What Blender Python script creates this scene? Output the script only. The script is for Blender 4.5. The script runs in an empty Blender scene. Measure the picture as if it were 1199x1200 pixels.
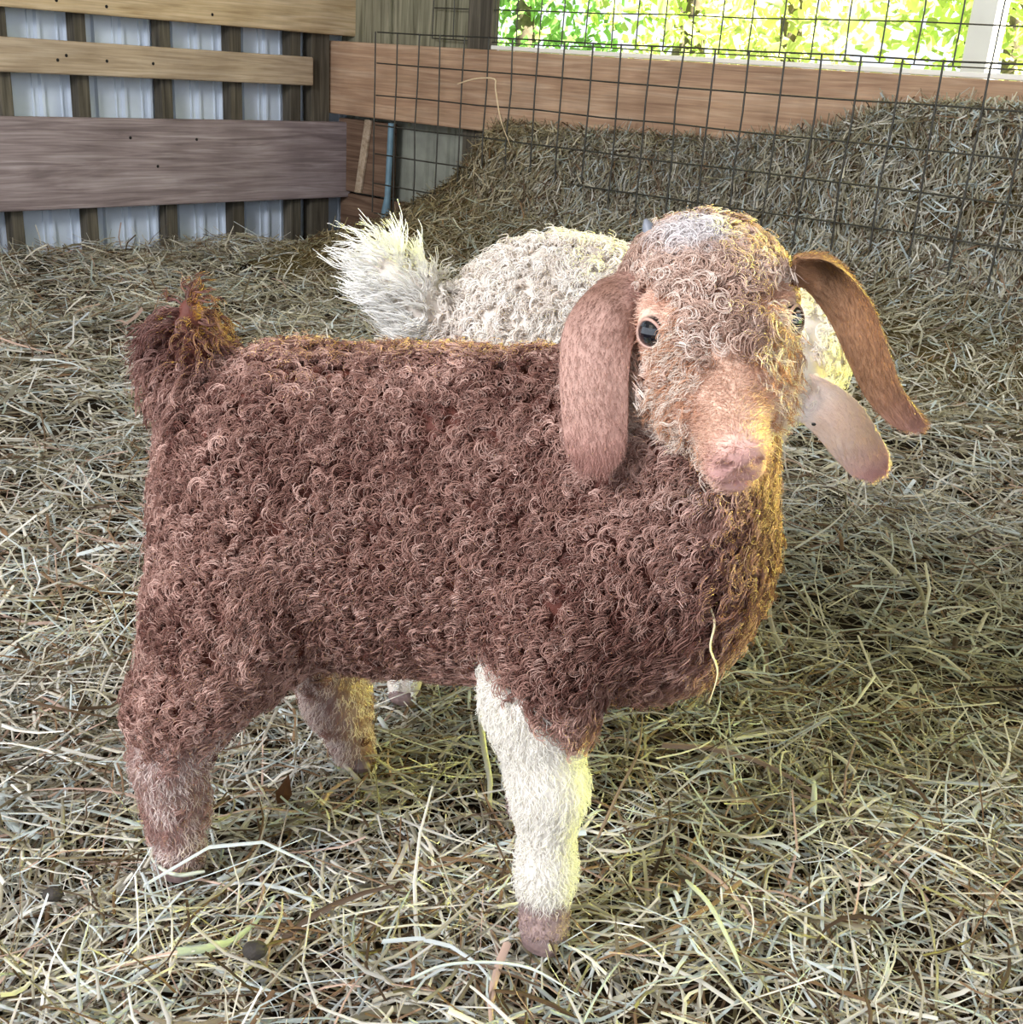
import bpy, bmesh, math, random
import numpy as np
from mathutils import Matrix, Vector

# ------------------------------------------------------------------ camera, world, sun, lights, exposure
scene = bpy.context.scene
COL = scene.collection
rng = np.random.default_rng(7)
random.seed(7)
PI = math.pi

F_PX, PITCH, ROLL, EYE = 1333.94, 0.37218, 0.07011, 0.60
cp, sp, cr, sr = math.cos(PITCH), math.sin(PITCH), math.cos(ROLL), math.sin(ROLL)
fw = Vector((0, cp, -sp)); up0 = Vector((0, sp, cp)); rt0 = Vector((1, 0, 0))
rt = cr * rt0 + sr * up0; up = -sr * rt0 + cr * up0
cd = bpy.data.cameras.new('camera'); cam = bpy.data.objects.new('camera', cd); COL.objects.link(cam)
cd.sensor_fit = 'HORIZONTAL'; cd.sensor_width = 36.0; cd.lens = 36.0 * F_PX / 1199.0
cd.clip_start = 0.02; cd.clip_end = 200
M = Matrix.Identity(4)
for i in range(3):
    M[i][0] = rt[i]; M[i][1] = up[i]; M[i][2] = -fw[i]
M[2][3] = EYE
cam.matrix_world = M
scene.camera = cam

world = bpy.data.worlds.new('world'); scene.world = world; world.use_nodes = True
bg = world.node_tree.nodes['Background']
bg.inputs[0].default_value = (0.84, 0.91, 1.0, 1); bg.inputs[1].default_value = 1.2

sd = bpy.data.lights.new('sun', 'SUN'); sun = bpy.data.objects.new('sun', sd); COL.objects.link(sun)
sd.energy = 30.0; sd.angle = 0.01; sd.color = (1, 0.95, 0.82)
sun.rotation_euler = Vector((-0.62, 0.50, -1.0)).to_track_quat('-Z', 'Y').to_euler()

def area(name, loc, target, sx, sy, power, color):
    d = bpy.data.lights.new(name, 'AREA'); o = bpy.data.objects.new(name, d); COL.objects.link(o)
    d.shape = 'RECTANGLE'; d.size = sx; d.size_y = sy; d.energy = power; d.color = color
    o.location = loc
    o.rotation_euler = (Vector(target) - Vector(loc)).to_track_quat('-Z', 'Y').to_euler()
    return o
# daylight of the big doorway behind and to the left of the viewer
area('doorway_daylight', (-2.0, -1.0, 2.0), (0.0, 0.9, 0.2), 1.0, 1.0, 122, (0.95, 0.96, 1.0))
# added rim lamp aimed at the head, and green-gold light through the upper window
ml = area('rim_light', (1.75, 1.50, 0.80), (0.17, 0.78, 0.54), 0.6, 0.6, 8, (0.86, 0.90, 0.10)); ml.data.spread = math.radians(36)
area('window_light', (0.9, 3.9, 1.75), (0.1, 0.8, 0.3), 1.8, 0.6, 20, (0.96, 0.87, 0.26))

scene.view_settings.view_transform = 'Standard'
scene.view_settings.look = 'None'
scene.view_settings.gamma = 1.0
scene.view_settings.use_curve_mapping = False
scene.view_settings.exposure = 0.43

# ------------------------------------------------------------------ helpers
def srgb(r, g, b):
    f = lambda c: (c / 255 / 12.92) if c <= 10 else ((c / 255 + 0.055) / 1.055) ** 2.4
    return np.array([f(r), f(g), f(b)])

def tag(o, label=None, cat=None, group=None, kind=None):
    if label: o['label'] = label
    if cat: o['category'] = cat
    if group: o['group'] = group
    if kind: o['kind'] = kind
    return o

def link(name, data, mat=None, parent=None):
    o = bpy.data.objects.new(name, data); COL.objects.link(o)
    if mat is not None: data.materials.append(mat)
    if parent is not None: o.parent = parent
    return o

def empty(name, loc=(0, 0, 0)):
    o = bpy.data.objects.new(name, None); COL.objects.link(o); o.location = loc
    o.empty_display_size = 0.05
    return o

def mesh_arrays(name, V, F, col=None, smooth=True):
    """V (n,3), F (m,k) with k = 3 or 4"""
    V = np.asarray(V, np.float32); F = np.asarray(F, np.int32)
    me = bpy.data.meshes.new(name)
    me.vertices.add(len(V)); me.vertices.foreach_set('co', V.ravel())
    k = F.shape[1]
    me.loops.add(F.size); me.loops.foreach_set('vertex_index', F.ravel())
    me.polygons.add(len(F)); me.polygons.foreach_set('loop_start', np.arange(len(F), dtype=np.int32) * k)
    if not smooth:
        me.polygons.foreach_set('use_smooth', np.zeros(len(F), bool))
    me.update(calc_edges=True)
    if col is not None:
        a = me.attributes.new('Col', 'FLOAT_COLOR', 'POINT')
        c4 = np.ones((len(V), 4), np.float32); c4[:, :3] = col
        a.data.foreach_set('color', c4.ravel())
    return me

def bm_mesh(name, bm):
    me = bpy.data.meshes.new(name); bm.to_mesh(me); bm.free(); return me

def box_bm(x0, x1, y0, y1, z0, z1, bevel=0.0, cuts=0, jitter=0.0, seed=0):
    bm = bmesh.new()
    bmesh.ops.create_cube(bm, size=1.0)
    for v in bm.verts:
        v.co = Vector((x0 + (v.co.x + .5) * (x1 - x0), y0 + (v.co.y + .5) * (y1 - y0), z0 + (v.co.z + .5) * (z1 - z0)))
    if cuts:
        long_ax = max(range(3), key=lambda i: (x1 - x0, y1 - y0, z1 - z0)[i])
        es = [e for e in bm.edges if abs((e.verts[0].co - e.verts[1].co)[long_ax]) > 1e-6]
        bmesh.ops.subdivide_edges(bm, edges=es, cuts=cuts, use_grid_fill=True)
        r = random.Random(seed)
        for v in bm.verts:
            v.co += Vector((r.uniform(-1, 1), r.uniform(-1, 1), r.uniform(-1, 1))) * jitter
    if bevel:
        bmesh.ops.bevel(bm, geom=[e for e in bm.edges if e.calc_face_angle(0) > 0.7], offset=bevel, segments=2, affect='EDGES', profile=0.5)
    return bm

def tube(points, radii, sides=6):
    """closed tube along a polyline -> V, F(quads)"""
    P = np.asarray(points, float); n = len(P)
    R = np.broadcast_to(np.asarray(radii, float), (n,))
    T = np.gradient(P, axis=0); T /= np.linalg.norm(T, axis=1)[:, None] + 1e-12
    ref = np.array([0, 0, 1.0]) if abs(T[0, 2]) < 0.9 else np.array([1.0, 0, 0])
    V = []
    b = np.cross(T[0], ref); b /= np.linalg.norm(b)
    for i in range(n):
        b = b - T[i] * (b @ T[i]); b /= np.linalg.norm(b)
        c = np.cross(T[i], b)
        a = np.arange(sides) * 2 * PI / sides
        V.append(P[i] + R[i] * (np.cos(a)[:, None] * b + np.sin(a)[:, None] * c))
    V = np.concatenate(V)
    F = [[i * sides + j, i * sides + (j + 1) % sides, (i + 1) * sides + (j + 1) % sides, (i + 1) * sides + j]
         for i in range(n - 1) for j in range(sides)]
    return V, np.array(F)

def smooth_path(pts, n):
    """Catmull-Rom through pts"""
    P = np.asarray(pts, float)
    P = np.concatenate([[2 * P[0] - P[1]], P, [2 * P[-1] - P[-2]]])
    out = []
    m = len(P) - 3
    for t in np.linspace(0, m - 1e-6, n):
        i = int(t); f = t - i
        a, b, c, d = P[i], P[i + 1], P[i + 2], P[i + 3]
        out.append(0.5 * ((2 * b) + (c - a) * f + (2 * a - 5 * b + 4 * c - d) * f * f + (3 * b - a - 3 * c + d) * f ** 3))
    return np.array(out)

# value noise on a lattice (numpy, for heights, colours and directions)
_LAT = rng.random((64, 64, 64)).astype(np.float32)
def vnoise(P, scale):
    Q = np.asarray(P, float) * scale
    if Q.shape[-1] == 2: Q = np.concatenate([Q, np.zeros(Q.shape[:-1] + (1,)) + 0.37], -1)
    I = np.floor(Q).astype(int); f = Q - I; f = f * f * (3 - 2 * f)
    r = 0
    for dx in (0, 1):
        for dy in (0, 1):
            for dz in (0, 1):
                w = (f[..., 0] if dx else 1 - f[..., 0]) * (f[..., 1] if dy else 1 - f[..., 1]) * (f[..., 2] if dz else 1 - f[..., 2])
                r = r + w * _LAT[(I[..., 0] + dx) % 64, (I[..., 1] + dy) % 64, (I[..., 2] + dz) % 64]
    return r
def fbm(P, scale, oct=3):
    r = 0; a = 0.5; s = scale; t = 0
    for _ in range(oct):
        r = r + a * vnoise(P, s); t += a; a *= 0.5; s *= 2.07
    return r / t

# ------------------------------------------------------------------ materials
def new_mat(name):
    m = bpy.data.materials.new(name); m.use_nodes = True
    nt = m.node_tree; nt.nodes.clear()
    out = nt.nodes.new('ShaderNodeOutputMaterial')
    return m, nt, out

def plain(name, color, rough=0.6, metal=0.0, spec=0.5, noise=0.0, nscale=40, bump=0.0, coat=0.0):
    m, nt, out = new_mat(name)
    p = nt.nodes.new('ShaderNodeBsdfPrincipled')
    p.inputs['Roughness'].default_value = rough; p.inputs['Metallic'].default_value = metal
    p.inputs['Specular IOR Level'].default_value = spec; p.inputs['Coat Weight'].default_value = coat
    p.inputs['Base Color'].default_value = (*color, 1)
    if noise or bump:
        tc = nt.nodes.new('ShaderNodeTexCoord'); n = nt.nodes.new('ShaderNodeTexNoise')
        n.inputs['Scale'].default_value = nscale; n.inputs['Detail'].default_value = 5
        nt.links.new(tc.outputs['Object'], n.inputs['Vector'])
        if noise:
            r = nt.nodes.new('ShaderNodeValToRGB')
            r.color_ramp.elements[0].position = 0.3; r.color_ramp.elements[1].position = 0.7
            r.color_ramp.elements[0].color = (*[c * (1 - noise) for c in color], 1)
            r.color_ramp.elements[1].color = (*[min(1, c * (1 + noise)) for c in color], 1)
            nt.links.new(n.outputs['Fac'], r.inputs[0]); nt.links.new(r.outputs[0], p.inputs['Base Color'])
        if bump:
            b = nt.nodes.new('ShaderNodeBump'); b.inputs['Strength'].default_value = bump; b.inputs['Distance'].default_value = 0.004
            nt.links.new(n.outputs['Fac'], b.inputs['Height']); nt.links.new(b.outputs[0], p.inputs['Normal'])
    nt.links.new(p.outputs[0], out.inputs[0])
    return m

def col_mat(name, rough=0.6, spec=0.3, transl=0.0, bump=0.0, nscale=300):
    """colour from the Col attribute, optional share of translucency"""
    m, nt, out = new_mat(name)
    a = nt.nodes.new('ShaderNodeAttribute'); a.attribute_name = 'Col'
    p = nt.nodes.new('ShaderNodeBsdfPrincipled')
    p.inputs['Roughness'].default_value = rough; p.inputs['Specular IOR Level'].default_value = spec
    nt.links.new(a.outputs['Color'], p.inputs['Base Color'])
    if bump:
        tc = nt.nodes.new('ShaderNodeTexCoord'); n = nt.nodes.new('ShaderNodeTexNoise')
        n.inputs['Scale'].default_value = nscale; nt.links.new(tc.outputs['Object'], n.inputs['Vector'])
        b = nt.nodes.new('ShaderNodeBump'); b.inputs['Strength'].default_value = bump; b.inputs['Distance'].default_value = 0.002
        nt.links.new(n.outputs['Fac'], b.inputs['Height']); nt.links.new(b.outputs[0], p.inputs['Normal'])
    if transl:
        t = nt.nodes.new('ShaderNodeBsdfTranslucent'); nt.links.new(a.outputs['Color'], t.inputs['Color'])
        mx = nt.nodes.new('ShaderNodeMixShader'); mx.inputs[0].default_value = transl
        nt.links.new(p.outputs[0], mx.inputs[1]); nt.links.new(t.outputs[0], mx.inputs[2])
        nt.links.new(mx.outputs[0], out.inputs[0])
    else:
        nt.links.new(p.outputs[0], out.inputs[0])
    return m

def wood(name, c0, c1, c2, axis=1, scale=1.0, rough=0.75):
    """long grain along the given local axis, with knots and weathering"""
    m, nt, out = new_mat(name)
    N = nt.nodes.new; L = nt.links.new
    tc = N('ShaderNodeTexCoord'); mp = N('ShaderNodeMapping')
    s = [26 * scale] * 3; s[axis] = 1.5 * scale
    mp.inputs['Scale'].default_value = s
    L(tc.outputs['Object'], mp.inputs['Vector'])
    n1 = N('ShaderNodeTexNoise'); n1.inputs['Scale'].default_value = 1.6; n1.inputs['Detail'].default_value = 8; n1.inputs['Distortion'].default_value = 1.4
    L(mp.outputs[0], n1.inputs['Vector'])
    mp2 = N('ShaderNodeMapping'); s2 = [90 * scale] * 3; s2[axis] = 2.5 * scale; mp2.inputs['Scale'].default_value = s2
    L(tc.outputs['Object'], mp2.inputs['Vector'])
    n2 = N('ShaderNodeTexNoise'); n2.inputs['Scale'].default_value = 2.0; n2.inputs['Detail'].default_value = 4
    L(mp2.outputs[0], n2.inputs['Vector'])
    n3 = N('ShaderNodeTexNoise'); n3.inputs['Scale'].default_value = 5.0; n3.inputs['Detail'].default_value = 6
    L(tc.outputs['Object'], n3.inputs['Vector'])
    r1 = N('ShaderNodeValToRGB'); e = r1.color_ramp.elements
    e[0].position = 0.30; e[0].color = (*c0, 1); e[1].position = 0.68; e[1].color = (*c2, 1)
    x = e.new(0.5); x.color = (*c1, 1)
    L(n1.outputs['Fac'], r1.inputs[0])
    mx = N('ShaderNodeMix'); mx.data_type = 'RGBA'; mx.blend_type = 'MULTIPLY'; mx.inputs[0].default_value = 0.32
    r2 = N('ShaderNodeValToRGB'); r2.color_ramp.elements[0].position = 0.35; r2.color_ramp.elements[0].color = (0.35, 0.33, 0.32, 1)
    r2.color_ramp.elements[1].position = 0.6; r2.color_ramp.elements[1].color = (1, 1, 1, 1)
    L(n2.outputs['Fac'], r2.inputs[0]); L(r1.outputs[0], mx.inputs[6]); L(r2.outputs[0], mx.inputs[7])
    mx2 = N('ShaderNodeMix'); mx2.data_type = 'RGBA'; mx2.blend_type = 'MULTIPLY'; mx2.inputs[0].default_value = 0.45
    r3 = N('ShaderNodeValToRGB'); r3.color_ramp.elements[0].position = 0.35; r3.color_ramp.elements[0].color = (0.55, 0.52, 0.52, 1)
    r3.color_ramp.elements[1].position = 0.6; r3.color_ramp.elements[1].color = (1, 1, 1, 1)
    L(n3.outputs['Fac'], r3.inputs[0]); L(mx.outputs[2], mx2.inputs[6]); L(r3.outputs[0], mx2.inputs[7])
    p = N('ShaderNodeBsdfPrincipled'); p.inputs['Roughness'].default_value = rough; p.inputs['Specular IOR Level'].default_value = 0.25
    L(mx2.outputs[2], p.inputs['Base Color'])
    b = N('ShaderNodeBump'); b.inputs['Strength'].default_value = 0.35; b.inputs['Distance'].default_value = 0.003
    L(n2.outputs['Fac'], b.inputs['Height']); L(b.outputs[0], p.inputs['Normal'])
    L(p.outputs[0], out.inputs[0])
    return m

M_soil = plain('trodden_soil', srgb(44, 35, 26), 0.95, noise=0.5, nscale=30, bump=0.6, spec=0.1)
M_straw = col_mat('straw_blades', 0.5, 0.35, 0.25)
M_mound = plain('packed_hay', srgb(88, 76, 48), 0.95, noise=0.5, nscale=60, bump=0.8, spec=0.1)
M_wool = col_mat('wool_locks', 0.5, 0.35, 0.22)
M_skin = col_mat('hide', 0.65, 0.3, 0.0, bump=0.25, nscale=500)
M_siding = plain('painted_steel_siding', srgb(206, 216, 230), 0.45, metal=0.0, noise=0.10, nscale=9)
M_siding2 = plain('weathered_steel_siding', srgb(150, 152, 140), 0.55, noise=0.18, nscale=14)
M_stud = wood('stud_wood', srgb(70, 64, 56), srgb(96, 90, 78), srgb(116, 108, 94), axis=2)
M_board_tan = wood('tan_board', srgb(186, 158, 120), srgb(212, 186, 148), srgb(226, 202, 168), axis=1)
M_board_mid = wood('pale_brown_board', srgb(168, 146, 120), srgb(194, 172, 146), srgb(208, 188, 164), axis=1)
M_board_grey = wood('grey_mauve_board', srgb(126, 112, 112), srgb(158, 142, 142), srgb(182, 168, 168), axis=1)
M_beam = wood('orange_brown_beam', srgb(174, 138, 112), srgb(196, 160, 130), srgb(208, 176, 148), axis=0)
M_red = wood('red_brown_board', srgb(92, 70, 56), srgb(122, 96, 78), srgb(144, 118, 98), axis=0)
M_backboard = wood('grey_green_board', srgb(112, 108, 88), srgb(146, 142, 118), srgb(168, 162, 138), axis=2)
M_wire = plain('galvanised_wire', srgb(70, 68, 62), 0.45, metal=0.6, noise=0.25, nscale=60)
M_nail = plain('nail_steel', srgb(40, 38, 36), 0.5, metal=0.8)
M_white = plain('white_paint', srgb(232, 232, 226), 0.6, noise=0.04, nscale=12)
M_blue = plain('blue_grey_pipe', srgb(112, 142, 158), 0.5, noise=0.15, nscale=30)
M_roof = plain('roof_boards', srgb(150, 140, 120), 0.85, noise=0.2, nscale=6)
M_leaf = col_mat('leaves', 0.45, 0.3, 0.45)
M_bark = plain('bark', srgb(92, 82, 66), 0.9, noise=0.35, nscale=25, bump=0.6)
M_grass = plain('meadow', srgb(92, 120, 52), 0.9, noise=0.3, nscale=3)
M_eye = plain('dark_eye', srgb(14, 16, 24), 0.06, spec=0.7, coat=1.0)
M_horn = plain('horn', srgb(118, 122, 132), 0.5, noise=0.2, nscale=120)
M_hoof = plain('hoof_horn', srgb(118, 98, 96), 0.6, noise=0.3, nscale=150, bump=0.3)
M_dung = plain('dung', srgb(52, 46, 42), 0.8, noise=0.3, nscale=150, bump=0.4)
M_fly = plain('fly_black', srgb(14, 13, 14), 0.3)
M_wing = plain('fly_wing', srgb(120, 118, 116), 0.3)

# ------------------------------------------------------------------ the setting: barn frame (u along the back wall, o away from the viewer, z)
TH = 0.71411
OX, OY = -0.58525, 4.27338
ev = np.array([math.cos(TH), -math.sin(TH)]); nv = np.array([math.sin(TH), math.cos(TH)])
BARN = Matrix.Translation((OX, OY, 0)) @ Matrix.Rotation(-TH, 4, 'Z')
def barn_xy(u, o): return np.array([OX, OY]) + np.multiply.outer(u, ev) + np.multiply.outer(o, nv)
def to_barn(P): d = P[..., :2] - np.array([OX, OY]); return d @ ev, d @ nv
def place(o): o.matrix_world = BARN; return o

def ground_h(P):
    """height of the bedding's surface"""
    P = np.asarray(P, float)
    y = P[..., 1]; r = np.hypot(P[..., 0], y)
    h = -0.035 * np.clip(r - 1.9, 0, 1.4) - 0.01 + (fbm(P[..., :2], 5.0, 2) - 0.5) * (0.016 + 0.020 * np.clip(r - 1.0, 0, 1.6))
    u, o = to_barn(P)
    h = h + 0.05 * np.clip(1 + (o + 0.25) / 0.9, 0, 1) ** 2 * np.clip((u + 0.1) / 0.8, 0, 1)
    return h

# floor: a gently uneven sheet of trodden soil
gx = np.linspace(-3.4, 3.6, 141); gy = np.linspace(-3.0, 5.6, 173)
GX, GY = np.meshgrid(gx, gy, indexing='ij'); P = np.stack([GX, GY], -1).reshape(-1, 2)
Z = ground_h(P) - 0.016
idx = np.arange(len(gx) * len(gy)).reshape(len(gx), len(gy))
F = np.stack([idx[:-1, :-1], idx[1:, :-1], idx[1:, 1:], idx[:-1, 1:]], -1).reshape(-1, 4)
floor = link('floor', mesh_arrays('floor', np.column_stack([P, Z - 0.022]), F), M_soil)
tag(floor, 'dark trodden barn floor under the straw', kind='structure')

def ribbed_sheet(name, length, z0, z1, pitch=0.1, depth=0.012, mat=None):
    """steel siding: flat pans with raised ribs, along local x, thin in local y"""
    prof = []
    x = 0.0
    while x < length:
        prof += [(x, 0), (x + pitch * 0.42, 0), (x + pitch * 0.47, -depth), (x + pitch * 0.56, -depth), (x + pitch * 0.61, 0),
                 (x + pitch * 0.78, 0), (x + pitch * 0.80, -depth * 0.4), (x + pitch * 0.84, -depth * 0.4), (x + pitch * 0.86, 0)]
        x += pitch
    prof = np.array(prof); n = len(prof)
    V = []
    for yy in (0.0, 0.004):
        for z in (z0, z1):
            V.append(np.column_stack([prof[:, 0], prof[:, 1] + yy, np.full(n, z)]))
    V = np.concatenate(V)
    i = np.arange(n - 1)
    F = np.concatenate([np.stack([i, i + 1, n + i + 1, n + i], -1),
                        np.stack([2 * n + i, 3 * n + i, 3 * n + i + 1, 2 * n + i + 1], -1),
                        np.stack([n + i, n + i + 1, 3 * n + i + 1, 3 * n + i], -1),
                        np.stack([i, 2 * n + i, 2 * n + i + 1, i + 1], -1)])
    return mesh_arrays(name, V, F, smooth=False)

U0 = -0.45        # inner face of the planks on the left wall
# left wall: siding sheet, studs, three planks
wl = link('wall_left', ribbed_sheet('wall_left', 4.6, -0.12, 2.5, 0.098), M_siding)
wl.matrix_world = BARN @ Matrix.Translation((U0 - 0.095, 0.37, 0)) @ Matrix.Rotation(-PI / 2, 4, 'Z') @ Matrix.Scale(-1, 4, (0, 1, 0))
tag(wl, 'pale steel siding wall behind wooden planks', kind='structure')
def wall_part(name, parent, bm, mat, label=None):
    me = bm_mesh(name, bm); o = link(name, me, mat)
    o.matrix_world = BARN
    bpy.context.view_layer.update()
    o.parent = parent; o.matrix_parent_inverse = parent.matrix_world.inverted()
    if label: o['label'] = label
    return o
bpy.context.view_layer.update()
for (a, b) in [(-2.01, -1.97), (-1.71, -1.67), (-1.415, -1.375), (-1.12, -1.08), (-0.860, -0.818), (-0.552, -0.508), (-0.270, -0.218), (0.0, 0.05), (0.10, 0.19)]:
    wall_part('stud', wl, box_bm(U0 - 0.085, U0 - 0.034, a, b, -0.12, 2.5, 0.003), M_stud)
planks = [(0.668, 0.90, 0.50, M_board_tan, 'tan top plank'), (0.482, 0.584, 0.085, M_board_mid, 'narrow pale brown plank'),
          (0.062, 0.352, 0.275, M_board_grey, 'wide grey-mauve plank')]
for k, (z0, z1, oend, m, lab) in enumerate(planks):
    pl = wall_part('plank', wl, box_bm(U0 - 0.033, U0, -3.6, oend, z0, z1, 0.006), m, lab)
    dots = [[(-0.93, .70), (-0.76, .695), (-0.36, .70)], [(-0.94, .525), (-0.91, .54), (-0.77, .53), (-0.6, .53)], [(-0.70, .29), (-0.44, .285), (-0.6, .195)]][k]
    for (o_, z_) in dots:
        bm = bmesh.new(); bmesh.ops.create_uvsphere(bm, u_segments=8, v_segments=4, radius=0.0055)
        bmesh.ops.transform(bm, matrix=Matrix.Translation((U0 + 0.0005, o_, z_)) @ Matrix.Diagonal((0.35, 1, 1, 1)), verts=bm.verts)
        nn = link('nail', bm_mesh('nail', bm), M_nail); nn.matrix_world = BARN
        nn.parent = pl; nn.matrix_parent_inverse = (pl.matrix_parent_inverse @ Matrix.Identity(4)).copy()
        bpy.context.view_layer.update(); nn.matrix_parent_inverse = pl.matrix_world.inverted()

# back wall: low siding, upper boards, beam, posts; window opening above the beam to the right
OB = 0.30
wb = link('wall_back', ribbed_sheet('wall_back', 4.4, -0.12, 0.44, 0.11), M_siding2)
wb.matrix_world = BARN @ Matrix.Translation((U0 - 0.1, OB + 0.02, 0))
tag(wb, 'low weathered siding wall behind the beam', kind='structure')
bpy.context.view_layer.update()
u = -0.53; k = 0
for w in (0.14, 0.155, 0.15, 0.135, 0.12):
    wall_part('plank', wb, box_bm(u, u + w - 0.006, OB - 0.012 - 0.006 * (k % 2), OB + 0.016, 0.44, 2.5, 0.003), M_backboard); u += w; k += 1
wall_part('beam', wb, box_bm(-0.52, 3.4, 0.20, 0.245, 0.382, 0.648, 0.006), M_beam, 'wide orange-brown beam')
wall_part('sill_board', wb, box_bm(-0.50, 0.02, 0.262, 0.295, -0.08, 0.078, 0.004), M_red, 'red-brown bottom board')
wall_part('plank', wb, box_bm(-0.50, -0.19, 0.250, 0.284, 0.088, 0.366, 0.004), M_red, 'short plank with shade put into its red-brown colour')  # added board, its dark colour stands for the wide plank's shaded end
bm = box_bm(-0.018, 0.018, 0.236, 0.249, 0.09, 0.372, 0.003)
for v in bm.verts: v.co.x += -0.365 + (v.co.z - 0.09) * 0.20
wall_part('light_stripe', wb, bm, M_board_mid, 'stripe of light shaped as a pale slanted strip')  # added pale strip in place of a stripe of light in the corner
wall_part('post', wb, box_bm(0.20, 0.315, 0.246, 0.284, -0.1, 2.5, 0.004), M_stud, 'window jamb post')
wall_part('header', wb, box_bm(0.315, 3.4, 0.24, 0.30, 2.05, 2.5, 0.004), M_stud)

win = link('window_1', bm_mesh('window_1', box_bm(0.316, 3.4, 0.246, 0.30, 0.650, 0.664, 0.003)), M_white); place(win)
tag(win, 'open barn window with pale sill above the beam', kind='structure')

# roof with eaves, open towards the viewer
bm = box_bm(-1.2, 5.5, -7.2, 0.50, 2.5, 2.56)
ceil = link('ceiling', bm_mesh('ceiling', bm), M_roof); place(ceil); tag(ceil, 'boarded barn ceiling', kind='structure')

# ------------------------------------------------------------------ wire panels
def wire_panel(name, u0, ncol, cw, ztop, nrow, rh, off, r, label, cat, ragged=None, wob=0.004):
    root = empty(name); root.matrix_world = BARN @ Matrix.Translation((u0, off, 0))
    tag(root, label, cat)
    L = ncol * cw
    rr = random.Random(3)
    def add(pts):
        V, F = tube(pts, r, 6)
        # round ends
        o = link('wire', mesh_arrays('wire', V, F), M_wire, root)
    for c in range(ncol + 1):
        x = c * cw
        zb = ztop - nrow * rh
        zs = np.linspace(zb, ztop + 0.002, 5)
        add([(x + rr.uniform(-wob, wob), rr.uniform(-.003, .003), z) for z in zs])
    for j in range(nrow + 1):
        z = ztop - j * rh
        xs = np.linspace(0, L, 12)
        add([(x, 0.005 + rr.uniform(-.002, .002), z + rr.uniform(-wob, wob) * 0.7) for x in xs])
    return root
wire_panel('wire_fence', 0.0, 26, 0.10723, 0.680, 6, 0.1016, 0.0, 0.0026, 'grid wire fence panel standing in front of the hay pile', 'fence')
wire_panel('window_mesh', 0.02, 28, 0.1016, 0.776 + 0.1016 * 4, 5, 0.1016, 0.252, 0.0022, 'wire mesh covering the open window above the beam', 'wire mesh')

# blue-grey pipe and white post
V, F = tube([(-0.185, 0.225, -0.07), (-0.178, 0.225, 0.04), (-0.17, 0.225, 0.10), (-0.165, 0.23, 0.37)], [0.016, 0.018, 0.012, 0.012], 10)
pipe = link('pipe', mesh_arrays('pipe', V, F), M_blue); place(pipe); tag(pipe, 'blue-grey upright pipe in the barn corner below the beam', 'pipe')
bm = box_bm(1.805, 1.885, 0.66, 0.74, -0.1, 2.4, 0.006)
wp = link('post', bm_mesh('post', bm), M_white); place(wp); tag(wp, 'bright white post standing outside the window', 'post')

# ------------------------------------------------------------------ strand builders
def ribbons(P0, D, Nrm, length, width, bend, col, seg=3, fold=True, kink=None):
    """curved grass blades; P0 start, D unit dir, Nrm unit side-up, bend (n,2): curvature in plane / upward"""
    n = len(P0)
    S = np.cross(D, Nrm); S /= np.linalg.norm(S, axis=1)[:, None] + 1e-9
    Nn = np.cross(S, D)
    t = np.linspace(0, 1, seg + 1)
    c = (t - 0.5)[None, :] * length[:, None]
    off = (4 * (t - 0.5) ** 2 - 0.33)[None, :]
    C = P0[:, None, :] + D[:, None, :] * c[..., None] + S[:, None, :] * (bend[:, :1] * off * length[:, None])[..., None] \
        + Nn[:, None, :] * (bend[:, 1:2] * off * length[:, None])[..., None]
    if kink is not None:
        kt = np.clip(t[None, :] - 0.62, 0, 1)
        C = C + (Nn * kink[:, :1] + S * kink[:, 1:2])[:, None, :] * (kt * length[:, None])[..., None]
    taper = np.clip(np.minimum(1.0, 1.25 - 0.8 * t), 0.25, 1)[None, :] * np.ones((n, 1))
    w = width[:, None] * taper * 0.5
    if fold:
        V = np.stack([C - S[:, None, :] * w[..., None], C + Nn[:, None, :] * (w * 0.7)[..., None], C + S[:, None, :] * w[..., None]], 2)
        k = 3
    else:
        V = np.stack([C - S[:, None, :] * w[..., None], C + S[:, None, :] * w[..., None]], 2); k = 2
    V = V.reshape(n, -1, 3)
    base = np.arange(seg)[:, None] * k + np.arange(k - 1)[None, :]
    f = np.stack([base, base + 1, base + k + 1, base + k], -1).reshape(-1, 4)
    F = (np.arange(n) * (seg + 1) * k)[:, None, None] + f[None]
    Cc = np.repeat(col[:, None, :], (seg + 1) * k, 1)
    return V.reshape(-1, 3), F.reshape(-1, 4), Cc.reshape(-1, 3)

def merge(parts):
    Vs, Fs, Cs = [], [], []; o = 0
    for V, F, C in parts:
        Vs.append(V); Fs.append(F + o); Cs.append(C); o += len(V)
    return np.concatenate(Vs), np.concatenate(Fs), np.concatenate(Cs)

PAL = np.array([srgb(236, 231, 220), srgb(216, 208, 192), srgb(190, 182, 160), srgb(162, 154, 130), srgb(136, 124, 102),
                srgb(220, 226, 226), srgb(196, 206, 204), srgb(146, 116, 88), srgb(100, 80, 62), srgb(204, 174, 158)])
def straw_cols(n, w, P=None):
    w = np.array(w, float); w /= w.sum()
    c = PAL[rng.choice(len(PAL), n, p=w)]
    return c * rng.uniform(0.60, 1.10, (n, 1))

def field_sample(n, r0, r1, a0, a1):
    """points on the floor in a sector around the viewer, denser nearby"""
    r = r0 * (r1 / r0) ** rng.random(n) if False else np.sqrt(rng.uniform(r0 ** 2, r1 ** 2, n))
    a = rng.uniform(a0, a1, n)
    return np.stack([r * np.sin(a), r * np.cos(a)], -1)

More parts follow.
